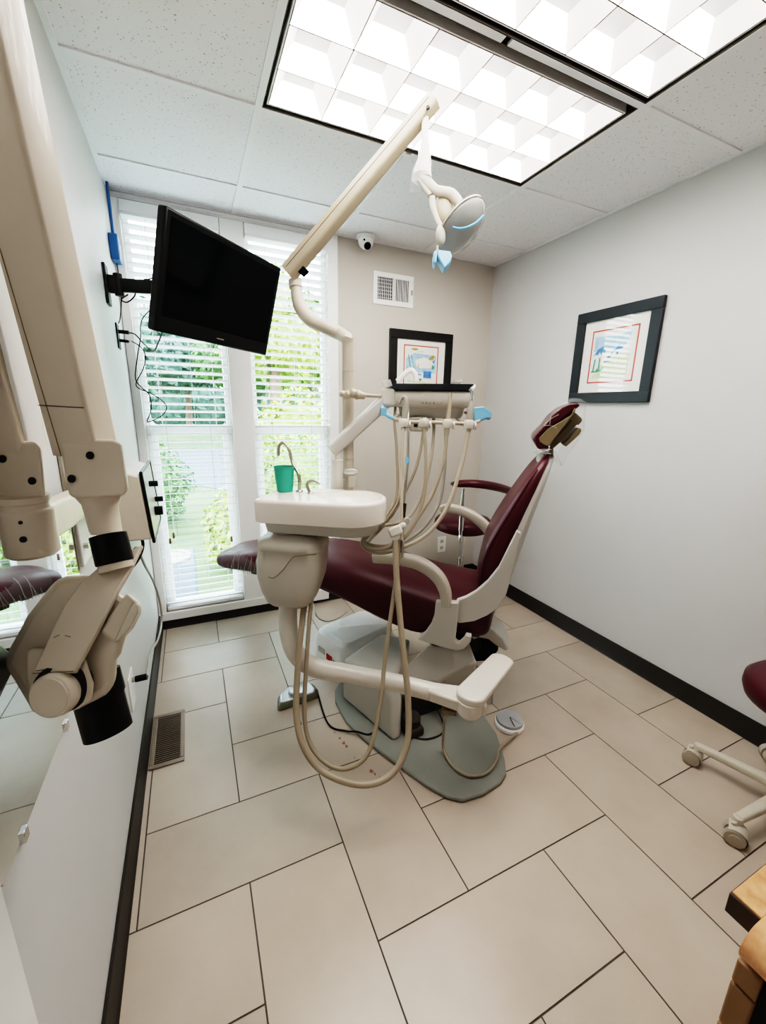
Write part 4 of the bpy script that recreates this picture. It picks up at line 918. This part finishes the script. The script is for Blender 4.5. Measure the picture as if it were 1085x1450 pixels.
# instrument holder on the hoses
bm = nb(); c = dep(560, 752, 1.5); ax = ((RT*.9+UP*.4).normalized(), (UP*.9-RT*.4).normalized(), FW); box(bm, c, (.05, .035, .035), ax); box(bm, c+ax[1]*.008+ax[0]*.03, (.03, .02, .02), ax); obj('suction_holder', bm, M['cream'], t, bevel=.007)
bm = nb(); lathe(bm, [(.011, -.003), (.0135, 0), (.011, .003), (.0075, .003), (.0065, 0), (.0075, -.003), (.011, -.003)], dep(577, 738, 1.5), FW, 18); obj('holder_ring', bm, M['cream'], t)
bm = nb(); tube(bm, [dep(569, 765, 1.5), dep(569, 720, 1.51), dep(569, 678, 1.53)], .0056, 12, 4); obj('saliva_ejector', bm, M['hose_w'], t)
bm = nb(); tube(bm, [dep(570, 790, 1.51), dep(571, 730, 1.52), dep(574, 690, 1.54), dep(577, 655, 1.55), dep(578, 600, 1.57), dep(578, 568, 1.6)], .0052, 12, 6); sy = obj('suction_wand', bm, M['steel'], t)
bm = nb(); cyl(bm, dep(571, 733, 1.52), dep(573, 713, 1.525), .0078, 14); obj('wand_grip', bm, M['blackm'], sy)
bm = nb(); cyl(bm, dep(577, 656, 1.55), dep(577, 648, 1.552), .0075, 14); obj('blue_band', bm, M['blue'], sy)

# cup on the bowl ledge
cpos = bp_(.06, .165, RZm); kcup = (cpos-CAM).dot(FW)
hcup = 35*kcup/F
t = thing('drinking_cup', 'teal green ribbed plastic cup standing on the cuspidor ledge', 'cup', cpos)
bm = nb(); r1, r2 = 11*kcup/F, 14.2*kcup/F; pr = [(0, 0), (r1*.98, 0), (r1, .002)]
for k in range(1, 8): f = k/8; pr += [(r1+(r2-r1)*f+.0003*(k % 2), hcup*f)]
pr += [(r2, hcup-.003), (r2+.0012, hcup-.0015), (r2+.0008, hcup), (r2-.001, hcup), (r1-.0015, .003), (0, .003)]
lathe(bm, pr, cpos+Z*.0006, seg=36); obj('body', bm, M['teal'], t)

# ------------------------------------------------------------------ delivery unit with instrument hoses
DK = 1.66
t = thing('delivery_unit', 'cream instrument delivery head with hanging hoses over the chair', 'delivery unit', dep(478, 690, 1.60))
tl_, tr_ = dep(552, 552, DK), dep(668, 556, DK-.06)
d1 = (tr_-tl_); d1.z = 0; DL = d1.length; d1.normalize(); d2 = V((-d1.y, d1.x, 0)); DO = tl_.copy(); ZT = (tl_.z+tr_.z)/2
def dl(p, q, z): return V((DO.x, DO.y, 0))+d1*p+d2*q+Z*(ZT+z)
bm = nb()
secs = []
for k, z in ((.02, -.062), (.004, -.05), (0, -.03), (.0, -.012), (.006, 0), (.016, .003)): secs.append([dl(DL/2+q[0], .13+q[1], z) for q in rrect(DL+.02-2*k, .27-2*k, .03)])
loft(bm, secs); obj('head_casing', bm, M['cream'], t, ang=.9)
bm = nb(); secs = [[dl(DL*.5+q[0], .14+q[1], z) for q in rrect(DL*.84*k, .2*k, .02)] for z, k in ((-.105, .88), (-.095, .95), (-.06, 1.0))]; loft(bm, secs); obj('lower_casing', bm, M['greyb'], t, ang=.9)
bm = nb(); p = dl(DL*.37, .04, -.13); box(bm, p, (.075, .04, .06), (d1, d2, Z)); cp = obj('control_block', bm, M['beige'], t, bevel=.008)
bm = nb()
for k in range(2): box(bm, p+d1*(-.012+k*.026)-d2*.0205+Z*.0, (.016, .002, .022), (d1, d2, Z))
obj('gauge', bm, M['dark'], cp)
bm = nb()
for k in range(6): box(bm, dl(DL*(.42+k*.045), -.0035, -.045), (.006, .002, .007), (d1, d2, Z))
obj('touch_button', bm, M['hose_g'], t)
# instrument bar with blue ends
by = -.05
bar = [dep(540, 574, DK+.02), dep(545, 585, DK-.02), dep(558, 593, DK-.05), dep(575, 597, DK-.07)] + [dep(u, v, k) for u, v, k in ((605, 598, DK-.08), (640, 599, DK-.1), (665, 600, DK-.1), (680, 596, DK-.1))]
bm = nb(); tube(bm, bar, .007, 12, 8); ib = obj('instrument_bar', bm, M['hose_w'], t)
bm = nb(); tube(bm, [bar[0]+UP*.006, bar[1], bar[2]], .0088, 12, 6); box(bm, dep(544, 583, DK-.03), (.022, .02, .03), (d1, d2, Z)); obj('blue_grip', bm, M['blue'], ib, bevel=.002)
bm = nb(); prism(bm, [dep(u, v, DK-.1) for u, v in ((670, 577), (686, 575), (697, 584), (696, 593), (690, 592), (678, 597), (672, 598))], FW*.03); obj('blue_handle', bm, M['bluefilm'], ib, bevel=.004)
bm = nb(); tube(bm, [dl(.04, .1, -.09), dl(.03, 0, -.10), bar[2]], .006, 10, 6); tube(bm, [dl(DL-.02, .1, -.08), dl(DL, .0, -.09), bar[6]], .006, 10, 6); obj('bar_bracket', bm, M['hose_w'], t)
HX = [(571.5, 600, DK-.08), (600, 600, DK-.09), (633, 601, DK-.1), (663, 602, DK-.11)]
for q, (u, v, k) in enumerate(HX):
    p = dep(u, v, k)-FW*.012; bm = nb(); lathe(bm, [(.0165, -.014), (.0185, -.004), (.0185, .01), (.015, .016), (.008, .017)], p, Z, 20); lathe(bm, [(.014, 0), (.014, .006), (.004, .006)], p+RT*.02-UP*.006, RT, 12)
    obj('instrument_holder', bm, M['cream'], t)
def inst(pts, r, m, name): 
    bm = nb(); tube(bm, pts, r, 14, 6); return obj(name, bm, M[m], t)
k = HX[0][2]-.012; i1 = inst([dep(565, 572, k), dep(569, 564, k), dep(574, 564, k), dep(575, 575, k), dep(573, 592, k), dep(571, 610, k)], [.004, .006, .0105, .012, .012, .009], 'hose_g', 'handpiece')
k = HX[1][2]-.012; inst([dep(599, 592, k), dep(600, 600, k), dep(601, 611, k)], [.013, .015, .008], 'hose', 'handpiece')
k = HX[2][2]-.012; inst([dep(638, 557, k), dep(637, 575, k), dep(635, 592, k), dep(633, 604, k), dep(633, 616, k)], [.006, .007, .009, .012, .008], 'hose', 'handpiece')
k = HX[3][2]-.012; i4 = inst([dep(668, 568, k), dep(667, 580, k), dep(665, 595, k), dep(664, 612, k)], [.007, .012, .012, .008], 'hose_g', 'syringe')
bm = nb(); tube(bm, [dep(673, 545, k), dep(670, 551, k), dep(668, 560, k), dep(668, 569, k)], [.003, .0075, .0065, .006], 12, 5); obj('syringe_tip', bm, M['chrome'], i4)
def hose(pts, r, m='hose'):
    bm = nb(); tube(bm, pts, r*1.22, 12, 8); return obj('instrument_hose', bm, M[m], t)
D0 = DK-.11
def hz(l): return [dep(u, v, D0+.0+dk) for u, v, dk in l]
hose(hz([(571, 608, .01), (569, 650, .0), (568, 690, -.01), (562, 715, 0), (545, 739, .02), (524, 757, .03), (516, 768, .02), (525, 777, 0), (545, 776, -.02), (562, 768, -.03)]), .0052, 'hose_w')
hose(hz([(601, 610, 0), (603, 645, 0), (602, 690, 0), (597, 716, 0), (588, 740, 0), (571, 761, 0), (550, 772, .02), (528, 772, .04), (518, 766, .05), (524, 752, .06), (545, 733, .08), (562, 700, .1), (562, 640, .12), (559, 600, .14), (560, 575, .16)]), .0052)
hose(hz([(633, 616, 0), (628, 654, 0), (613, 699, 0), (590, 736, 0), (571, 764, 0), (550, 776, .03), (530, 777, .05), (522, 768, .07), (536, 752, .1), (556, 728, .12), (572, 700, .14), (590, 660, .16), (600, 610, .18), (601, 578, .2)]), .0056)
hose(hz([(663, 612, -.01), (657, 645, -.01), (648, 678, -.01), (637, 711, -.01), (620, 740, -.01), (599, 761, -.01), (569, 776, -.01), (540, 783, .0), (521, 779, .02), (513, 769, .04), (519, 758, .06), (540, 745, .1), (570, 738, .13), (589, 719, .15), (604, 679, .17), (613, 629, .19), (615, 578, .21)]), .0062, 'hose_w')
hose(hz([(630, 578, .2), (631, 630, .19), (629, 674, .17), (622, 712, .14), (602, 745, .1), (575, 766, .06), (556, 772, .05)]), .0056, 'hose_g')
hose(hz([(638, 577, .2), (645, 590, .18), (652, 597, .1)]), .005, 'hose_w')
# swing arm
a0 = dep(470, 638, 1.62); a1 = dep(552, 562, DK+.03)
bm = nb(); beam(bm, a0, a1, .035, .05, Z, .04, .058, r=.25); obj('swing_arm', bm, M['greyb'], t)
bm = nb(); box(bm, dep(550, 563, DK+.02), (.06, .06, .075), (d1, d2, Z)); obj('arm_joint', bm, M['cream'], t, bevel=.014)
bm = nb(); pb0 = dep(478, 640, 1.63); cyl(bm, pb0, pb0-Z*.03, .012, 16); cyl(bm, pb0-Z*.03, pb0-Z*.19, .021, 20); obj('arm_post', bm, M['cream'], t, bevel=.002)
bm = nb(); q0 = pb0-Z*.19; lathe(bm, [(.03, 0), (.03, -.02), (.02, -.03)], q0+Z*.01); beam(bm, q0-Z*.01, bp_(.22, BWd*.9, RZm-.06), .04, .04, Z); obj('post_bracket', bm, M['cream'], t, bevel=.003)
# side handle with clamp
bm = nb(); tube(bm, [dep(540, 561, DK), dep(522, 560, 1.63), dep(512, 559, 1.62)], .0075, 10, 4); hd = obj('side_handle', bm, M['hose_w'], t)
bm = nb()
for k_, (u, v, r_) in enumerate(((486, 558, .012), (492, 559, .016), (500, 557, .018), (507, 559, .017), (512, 560, .014))): lathe(bm, [(r_*.6, -.016), (r_, -.01), (r_, .01), (r_*.6, .016)], dep(u, v, 1.58), (RT+FW*.6*(-1)**k_).normalized(), 12)
obj('clamp', bm, M['hose_w'], hd)
# dark tray on top
t = thing('instrument_tray', 'shallow dark grey instrument tray on top of the delivery head', 'tray', dl(DL/2, .13, .003))
bm = nb(); N_ = 6
o1 = [dl(DL/2+q[0], .125+q[1], .004) for q in rrect(DL+.0, .27, .03)]; o2 = [dl(DL/2+q[0], .125+q[1], .027) for q in rrect(DL+.035, .30, .035)]
i1_ = [dl(DL/2+q[0], .125+q[1], .027) for q in rrect(DL+.025, .29, .033)]; i2 = [dl(DL/2+q[0], .125+q[1], .0065) for q in rrect(DL-.01, .26, .03)]
loft(bm, [o1, o2, i1_, i2]); obj('body', bm, M['tray'], t, ang=.5)
bm = nb(); prism(bm, [dep(u, v, DK-.03) for u, v in ((540, 539), (553, 537), (556, 546), (546, 549))], FW*.03); prism(bm, [dep(u, v, DK-.13) for u, v in ((666, 549), (673, 543), (676, 546), (670, 556))], FW*.03); obj('clear_corner_film', bm, M['filmw'], t, bevel=.001)
t = thing('tray_sleeve', 'clear plastic sleeve sticking up behind the dark tray', 'plastic sleeve', dl(DL/2, .25, .02))
bm = nb(); lb_ = dl(.05, .22, .008); tube(bm, [dep(563, 540, DK+.22), dep(575, 528, DK+.22), dep(582, 524, DK+.22), dep(588, 530, DK+.22), dep(590, 541, DK+.22)], .012, 12, 6, flat=.3, up=FW); obj('loop', bm, M['cream'], t)
bm = nb(); prism(bm, [dep(u, v, DK+.1) for u, v in ((640, 541), (655, 537), (656, 536), (654, 541))], FW*.05); obj('fold', bm, M['filmw'], t)

# ------------------------------------------------------------------ overhead operating light
t = thing('operating_light', 'beige overhead dental light on a bent pole with a long boom', 'dental light', dep(493, 690, 1.66))
bm = nb(); pz = dep(493, 600, 1.66)
pp = [bp_(.27, BWd*.98, RZm-.04)]
def pole(v): d = ray(493, v); k_ = ((pz-CAM).x*0+1.66); return dep(493, v, k_)
x_, y_ = pz.x, pz.y
def polez(v):
    d = ray(493, v); k_ = ((V((x_, y_, 0))-CAM).dot(V((FW.x, FW.y, 0))))/(d.dot(V((FW.x, FW.y, 0)))); return V((x_, y_, (CAM+d*k_).z))
P0, P1 = polez(715), polez(492)
tube(bm, [P0, P0.lerp(P1, .5), P1, P1+Z*.03-RT*.004, dep(482, 473, 1.655), dep(463, 464, 1.65), dep(443, 455, 1.645), dep(428, 440, 1.64), dep(421, 420, 1.635), dep(420, 400, 1.63)], [.0225, .0225, .0225, .0235, .026, .027, .027, .026, .024, .021], 18, 8)
obj('pole', bm, M['polec'], t)
bm = nb()
lathe(bm, [(.022, -.03), (.026, -.028), (.026, 0), (.02, .004)], dep(418, 398, 1.63), (dep(418, 390, 1.63)-dep(420, 410, 1.63)), 20)
obj('pole_collar', bm, M['polec'], t)
for v in (525, 598, 650):
    p = polez(v); bm = nb(); lathe(bm, [(.0228, -.004), (.0235, -.003), (.0235, .003), (.0228, .004)], p, seg=20); obj('pole_ring', bm, M['polec'], t)
bm = nb(); p = polez(712); lathe(bm, [(.035, 0), (.035, .03), (.026, .035)], p-Z*.02); beam(bm, p-Z*.01, bp_(.28, BWd*.85, RZm-.05), .05, .04, Z); obj('pole_bracket', bm, M['lampw'], t, bevel=.003)
B0, B1 = dep(411, 384, 1.60), dep(611, 146, 1.375)
bd = (B1-B0).normalized(); 
bm = nb(); beam(bm, B0-bd*.01, B1+bd*.012, .05, .066, UP, .042, .052, r=.22); bo = obj('boom', bm, M['lampb'], t)
bm = nb(); zz_ = (UP-bd*UP.dot(bd)).normalized(); xx_ = bd.cross(zz_); sg = -1 if xx_.dot(FW) > 0 else 1
beam(bm, B0+xx_*sg*.0252+zz_*.004, B1+xx_*sg*.0212+zz_*.004, .0016, .0022, zz_); obj('boom_seam', bm, M['bronze'], bo)
bm = nb(); box(bm, dep(427, 381, 1.6)-zz_*.004, (.03, .04, .03), (bd, xx_, zz_)); obj('hinge_gap', bm, M['black'], bo, bevel=.003)
bm = nb(); cyl(bm, dep(609, 161, 1.375)+xx_*sg*.02, dep(609, 161, 1.375)+xx_*sg*.026, .006, 12); obj('boom_screw', bm, M['blackm'], bo)
KH = 1.385
bm = nb(); h0 = dep(602, 160, KH); tube(bm, [h0, dep(602, 180, KH), dep(602, 205, KH)], .0125, 16, 0); obj('drop_post', bm, M['polec'], t)
bm = nb(); loft(bm, [[dep(u, v, KH)+RT*(r_*math.cos(2*PI*k/16))+FW*(r_*math.sin(2*PI*k/16)) for k in range(16)] for u, v, r_ in ((602, 196, .017), (602, 200, .0195), (601, 225, .022), (598, 240, .030), (597, 252, .033))], cap=False)
obj('post_sleeve', bm, M['filmw'], t, ang=1)
bm = nb(); loft(bm, [[dep(u, v, KH)+RT*(r_*math.cos(2*PI*k/12))+FW*(r_*.8*math.sin(2*PI*k/12)) for k in range(12)] for u, v, r_ in ((602, 205, .014), (601, 230, .018), (603, 252, .020))]); obj('post_joint', bm, M['lampw'], t)
bm = nb(); prism(bm, [dep(u, v, KH-.03) for u, v in ((583, 237), (592, 236), (606, 243), (612, 252), (592, 256), (582, 255))], FW*.05); obj('film_flap', bm, M['film'], t)
bm = nb(); tube(bm, [dep(u, v, KH) for u, v in ((597, 252), (607, 262), (617, 270), (628, 272), (639, 275), (648, 285), (655, 296))], [.019, .020, .0185, .0175, .0185, .0175, .012], 16, 6, flat=.75, up=FW); obj('yoke_arm', bm, M['lampw'], t)
bm = nb(); tube(bm, [dep(u, v, KH-.005) for u, v in ((612, 278), (613, 292), (618, 308), (624, 320), (630, 326))], [.010, .011, .010, .010, .010], 12, 6, flat=.6, up=FW); tube(bm, [dep(u, v, KH-.005) for u, v in ((593, 255), (602, 268), (609, 277))], [.006, .008, .009], 10, 5); obj('yoke_rib', bm, M['lampw'], t)
bm = nb(); ball(bm, dep(628, 298, KH+.02), .045, (.75, .5, 1.1), (RT, FW, UP), 24); obj('socket_housing', bm, M['lampb'], t)
rc = dep(646, 322, KH); rax = (V((.36, -.30, -.62))).normalized()
# dish: back shell of reflector and clear convex front
rp = dep(688, 300, KH); rq = dep(622, 348, KH)
axu = (rp-rq).normalized(); rad = (rp-rq).length/2; fdir = (RT*.55-UP*.75-FW*.15); fdir = (fdir-axu*fdir.dot(axu)).normalized(); ths = axu.cross(fdir)
rc = (rp+rq)/2
bm = nb(); lathe(bm, [(rad*1.0, 0), (rad*.97, .012), (rad*.82, .030), (rad*.55, .045), (rad*.25, .052), (0, .054)], rc-fdir*.012, fdir, 36); obj('front_shield', bm, M['shield'], t, ang=2)
bm = nb(); lathe(bm, [(rad*1.02, -.004), (rad*1.03, .003), (rad*.95, .003), (rad*.92, -.004), (rad*1.02, -.004)], rc-fdir*.012, fdir, 36); obj('shield_rim', bm, M['lampw'], t)
bm = nb(); lathe(bm, [(rad*.9, .0), (rad*.8, -.012), (rad*.5, -.026), (.02, -.032), (0, -.032)], rc-fdir*.014, fdir, 36); obj('reflector', bm, M['greyb'], t, ang=2)
bm = nb(); tube(bm, [dep(u, v, KH-.09) for u, v in ((641, 322), (652, 324), (664, 321), (675, 315), (685, 305))], .004, 8, 6); obj('blue_trim', bm, M['bluefilm'], t)
bm = nb(); ball(bm, dep(650, 309, KH-.03), .026, (1, .9, .75), (RT, FW, UP), 18); tube(bm, [dep(u, v, KH-.05) for u, v in ((644, 312), (650, 300), (660, 301), (672, 304))], [.008, .011, .009, .003], 10, 5); obj('lamp_cap', bm, M['lampw'], t)
bm = nb(); ball(bm, dep(624, 334, KH-.05), .034, (.48, .4, 1), (RT, FW, (UP-RT*.05).normalized()), 18); obj('handle', bm, M['lampw'], t)
bm = nb(); tube(bm, [dep(620, 348, KH-.05), dep(619, 356, KH-.05)], .004, 8, 0); obj('handle_stem', bm, M['lampw'], t)
for px in (((614, 357), (618, 353), (620, 358), (618, 374), (614, 371)), ((620, 353), (638, 355), (641, 362), (639, 370), (630, 380), (626, 374), (620, 362))):
    bm = nb(); prism(bm, [dep(u, v, KH-.06) for u, v in px], FW*.035); obj('blue_handle_cover', bm, M['blue'], t, bevel=.004)

# curing light on the pole
t = thing('curing_light_holder', 'clear and white holder clamped to the pole behind the faucet', 'holder', polez(675))
bm = nb(); p = polez(672); lathe(bm, [(.026, -.012), (.03, -.01), (.03, .01), (.026, .012)], p, seg=24); obj('clamp', bm, M['lampw'], t)
bm = nb(); c = dep(497, 668, 1.60); ball(bm, c, .03, (1, .8, .45), (RT, FW, UP), 18); obj('clear_cap', bm, M['filmw'], t)
bm = nb(); c = dep(499, 682, 1.60); box(bm, c, (.03, .02, .045), (RT, FW, UP)); obj('switch_box', bm, M['lampw'], t, bevel=.003)

# ------------------------------------------------------------------ foot controls
pc = V((.655, -1.02, 0))
t = thing('foot_switch', 'grey wedge foot switch with a round pad on the floor behind the hanging hoses', 'foot pedal', pc)
fd = (onz(455, 988, 0)-onz(393, 1008, 0)); fd.z = 0; fl = fd.length; fd.normalize(); fp = V((-fd.y, fd.x, 0)); pc = (onz(455, 988, 0)+onz(393, 1008, 0))/2+fp*.05
bm = nb(); sh = [(-.5, -.05), (-.42, -.055), (.42, -.05), (.5, -.02), (.46, .04), (.2, .07), (-.1, .07), (-.42, .02)]
loft(bm, [[pc+fd*(x*fl*k)+fp*(y*k)+Z*z for x, y in sh] for z, k in ((.001, 1), (.022, .97), (.035, .86))]); obj('base', bm, M['greypad'], t, bevel=.005)
bm = nb(); loft(bm, [[pc+fd*(x*fl*k)+fp*(y*k)+Z*z for x, y in sh] for z, k in ((.034, .85), (.04, .80))]); obj('top_plate', bm, M['silver'], t, bevel=.004)
bm = nb(); lathe(bm, [(.046, 0), (.046, .012), (.04, .018), (.03, .016), (0, .016)], pc+Z*.038+fd*.005, seg=28); obj('round_pad', bm, M['silver'], t)
cable([pc+fd*.1-fp*.02+Z*.012, onz(465, 1025, .006), onz(490, 1035, .008), onz(505, 1036, .022), onz(520, 1040, .022), onz(528, 1038, .026)], .004, 'black cord on the floor from the grey foot switch to the chair base')
pc = onz(718, 1029, 0)+V((.016, .004, 0))
t = thing('foot_pedal', 'round silver foot pedal on the floor right of the base plate', 'foot pedal', pc)
bm = nb(); lathe(bm, [(.062, .001), (.066, .004), (.066, .018), (.06, .024)], pc, seg=40); obj('base', bm, M['white'], t)
bm = nb(); rows = []
lathe(bm, [(.058, .022), (.06, .03), (.058, .036)], pc, seg=40)
cv = pc+Z*.041
N_ = 24; ringv = [bm.verts.new(pc+V((.057*math.cos(2*PI*k/N_), .057*math.sin(2*PI*k/N_), .036))) for k in range(N_)]; c_ = bm.verts.new(cv)
for k in range(N_): bm.faces.new((ringv[k], ringv[(k+1) % N_], c_))
dk = obj('disc', bm, M['silver'], t, ang=.02)
bm = nb()
for a_ in (-1.9, -1.2): 
    p1 = cv+V((.054*math.cos(a_), .054*math.sin(a_), -.002)); tube(bm, [cv+Z*.001, p1], .003, 8, 0)
obj('disc_rib', bm, M['chrome'], dk)
cable([dep(634, 1003, 1.5), onz(630, 1018, .20), onz(628, 1040, .11), onz(628, 1058, .05), onz(635, 1076, .028), onz(650, 1092, .028), onz(670, 1099, .028), onz(691, 1093, .028), onz(704, 1075, .028), onz(709, 1058, .028), pc+V((-.015, -.066, .016))], .0058, 'beige hose looping over the base plate to the silver foot pedal', 'hose', 'hose', 'hose')

# ------------------------------------------------------------------ stools
def caster(c, ang, par):
    d = V((math.cos(ang), math.sin(ang), 0)); n = V((-d.y, d.x, 0)); bm = nb()
    for s_ in (-1, 1): lathe(bm, [(.018, -.012), (.0285, -.011), (.031, -.006), (.031, .006), (.0285, .011), (.018, .012)], c+n*(s_*.017)+Z*.0313, n, 24)
    cyl(bm, c-n*.032+Z*.0313, c+n*.032+Z*.0313, .017, 18)
    co = obj('caster', bm, M['caster'], par)
    bm = nb(); lathe(bm, [(.034, -.026), (.0355, 0), (.034, .026)], c+Z*.0313, n, 20, a0=.2, a1=PI-.2)
    cyl(bm, c+Z*.052, c-d*.01+Z*.075, .009, 12); obj('hood', bm, M['stoolb'], co)
def stool(c, name, label, seatz, a0, R_, arms=False):
    t = thing(name, label, 'stool', c, 'maroon operator stools'); c = V(c)
    bm = nb(); lathe(bm, [(.045, .06), (.05, .07), (.05, .115), (.035, .14), (.028, .15)], c); obj('hub', bm, M['stoolb'], t)
    for k in range(5):
        a = a0+k*2*PI/5; d = V((math.cos(a), math.sin(a), 0)); bm = nb()
        beam(bm, c+d*.03+Z*.100, c+d*R_+Z*.080, .042, .036, Z, .028, .026, r=.3); cyl(bm, c+d*R_+Z*.064, c+d*R_+Z*.09, .015, 14); lg = obj('leg', bm, M['stoolb'], t, bevel=.002)
        caster(c+d*(R_+.012)+V((-d.y, d.x, 0))*.008, -1.25+.12*k, lg)
    bm = nb(); cyl(bm, c+Z*.14, c+Z*(seatz*.6), .025, 20); cyl(bm, c+Z*(seatz*.6), c+Z*(seatz-.05), .014, 18); obj('column', bm, M['chrome'], t)
    bm = nb(); lathe(bm, [(.10, -.05), (.10, -.04), (.0, -.04)], c+Z*seatz, seg=24); obj('seat_plate', bm, M['blackm'], t)
    bm = nb(); lathe(bm, [(0, -.04), (.17, -.04), (.192, -.03), (.2, -.005), (.198, .025), (.18, .045), (.12, .055), (0, .052)], c+Z*seatz, seg=40); obj('seat', bm, M['maroon'], t, ang=1.2)
    return t
sc2 = ony(655, 752, -.45); SX, SY = sc2.x, sc2.y; seatz2 = ony(655, 742, -.45).z
t = stool((SX, SY, 0), 'stool', 'maroon stool with a curved arm support in the back corner behind the chair', seatz2, .3, .23)
bm = nb(); zz2 = ony(655, 690, -.5).z
pts = [ony(u, v, y) for u, v, y in ((641, 685, -.58), (650, 685, -.66), (672, 685, -.74), (696, 688, -.76), (716, 693, -.72), (732, 700, -.62), (742, 706, -.48), (744, 707, -.38))]
tube(bm, pts, [.014, .026, .030, .031, .031, .029, .025, .014], 14, 6, flat=.85, up=Z); obj('arm_support', bm, M['maroon'], t)
bm = nb(); pc_ = ony(657, 687, -.69); zz2 = pc_.z; pc_.z = 0; cyl(bm, pc_+Z*(seatz2-.02), pc_+Z*(zz2-.02), .012, 14); cyl(bm, pc_+Z*(seatz2+.04), pc_+Z*(zz2-.06), .016, 14)
tube(bm, [V((SX, SY, seatz2-.055)), V((SX, SY, seatz2-.055)).lerp(pc_+Z*(seatz2-.06), .6), pc_+Z*(seatz2-.03), pc_+Z*(seatz2+.02)], .01, 10, 5); obj('arm_post', bm, M['chrome'], t)
stool((2.125, -2.295, 0), 'stool', 'maroon stool with a beige five-leg caster base cut off by the right edge', .47, math.radians(102), .275)

# ------------------------------------------------------------------ cabinet and worktop, lower right corner
KC = V((.909, -2.574, .76))
t = thing('cabinet', 'wood laminate drawer cabinet under the worktop in the lower right corner', 'cabinet', (1.2, -2.7, 0))
bm = nb(); bx(bm, .889, 1.5, -3.0, -2.634, .0, .702); obj('carcass', bm, M['dark'], t)
for z0_, z1_ in ((.07, .42), (.424, .577), (.581, .658), (.662, .70)):
    bm = nb(); bx(bm, .884, 1.49, -2.633, -2.606, z0_, z1_); dr = obj('drawer', bm, M['wood'], t, bevel=.0025)
    bm = nb(); tube(bm, [V((1.13, -2.606, (z0_+z1_)/2)), V((1.13, -2.58, (z0_+z1_)/2)), V((1.25, -2.58, (z0_+z1_)/2)), V((1.25, -2.606, (z0_+z1_)/2))], .005, 8, 0); obj('handle', bm, M['steel'], dr)
m, nt, b = custom('orange_laminate'); M['lam'] = m
tc = nt.nodes.new('ShaderNodeTexCoord'); n1 = nt.nodes.new('ShaderNodeTexNoise'); n1.inputs['Scale'].default_value = 55; n1.inputs['Detail'].default_value = 8
r = nt.nodes.new('ShaderNodeValToRGB'); r.color_ramp.elements[0].position = .35; r.color_ramp.elements[1].position = .65; r.color_ramp.elements[0].color = lin((206, 148, 104)) + (1,); r.color_ramp.elements[1].color = lin((232, 180, 136)) + (1,)
nt.links.new(tc.outputs['Object'], n1.inputs['Vector']); nt.links.new(n1.outputs['Fac'], r.inputs['Fac']); nt.links.new(r.outputs['Color'], b.inputs['Base Color']); b.inputs['Roughness'].default_value = .35
t = thing('worktop', 'orange laminate worktop with a dark edge in the lower right corner', 'worktop', (1.2, -2.7, .76))
bm = nb(); bx(bm, KC.x+.0, 1.5, -2.609, KC.y, .724, .757); obj('dark_edge', bm, mat('dark_edging', (64, 50, 40), .45, var=.1), t, bevel=.0015)
bm = nb(); bx(bm, KC.x+.0025, 1.5, -2.609, KC.y-.002, .757, .76); obj('top', bm, M['lam'], t)
bm = nb(); pf = []
x_l = .868
for k in range(9): a = PI-PI/2*k/8; pf.append((x_l+.03+.03*math.cos(a), .732+.028*math.sin(a)))
pf += [(1.5, .760), (1.5, .704), (.905, .704), (.885, .712), (.872, .722)]
prism(bm, [V((x, -2.6095, z)) for x, z in pf], (0, -.39, 0)); obj('bullnose_top', bm, M['lam'], t)

# ------------------------------------------------------------------ light
w = bpy.data.worlds.new('sky'); S.world = w; w.use_nodes = True; nt = w.node_tree; bg = nt.nodes['Background']
tc = nt.nodes.new('ShaderNodeTexCoord'); sp = nt.nodes.new('ShaderNodeSeparateXYZ'); nt.links.new(tc.outputs['Generated'], sp.inputs[0])
rm = nt.nodes.new('ShaderNodeValToRGB'); rm.color_ramp.elements[0].position = 0; rm.color_ramp.elements[1].position = .7
rm.color_ramp.elements[0].color = (.92, .96, 1, 1); rm.color_ramp.elements[1].color = (.80, .90, 1, 1)
nt.links.new(sp.outputs[2], rm.inputs['Fac']); nt.links.new(rm.outputs['Color'], bg.inputs['Color']); bg.inputs['Strength'].default_value = 11.0
S.view_settings.view_transform = 'Filmic'; S.view_settings.look = 'Very High Contrast'; S.view_settings.exposure = .55
S.cycles.use_denoising = True
S.cycles.max_bounces = 8; S.cycles.diffuse_bounces = 5; S.cycles.transparent_max_bounces = 16
S.cycles.sample_clamp_indirect = 8; S.cycles.caustics_reflective = False; S.cycles.caustics_refractive = False
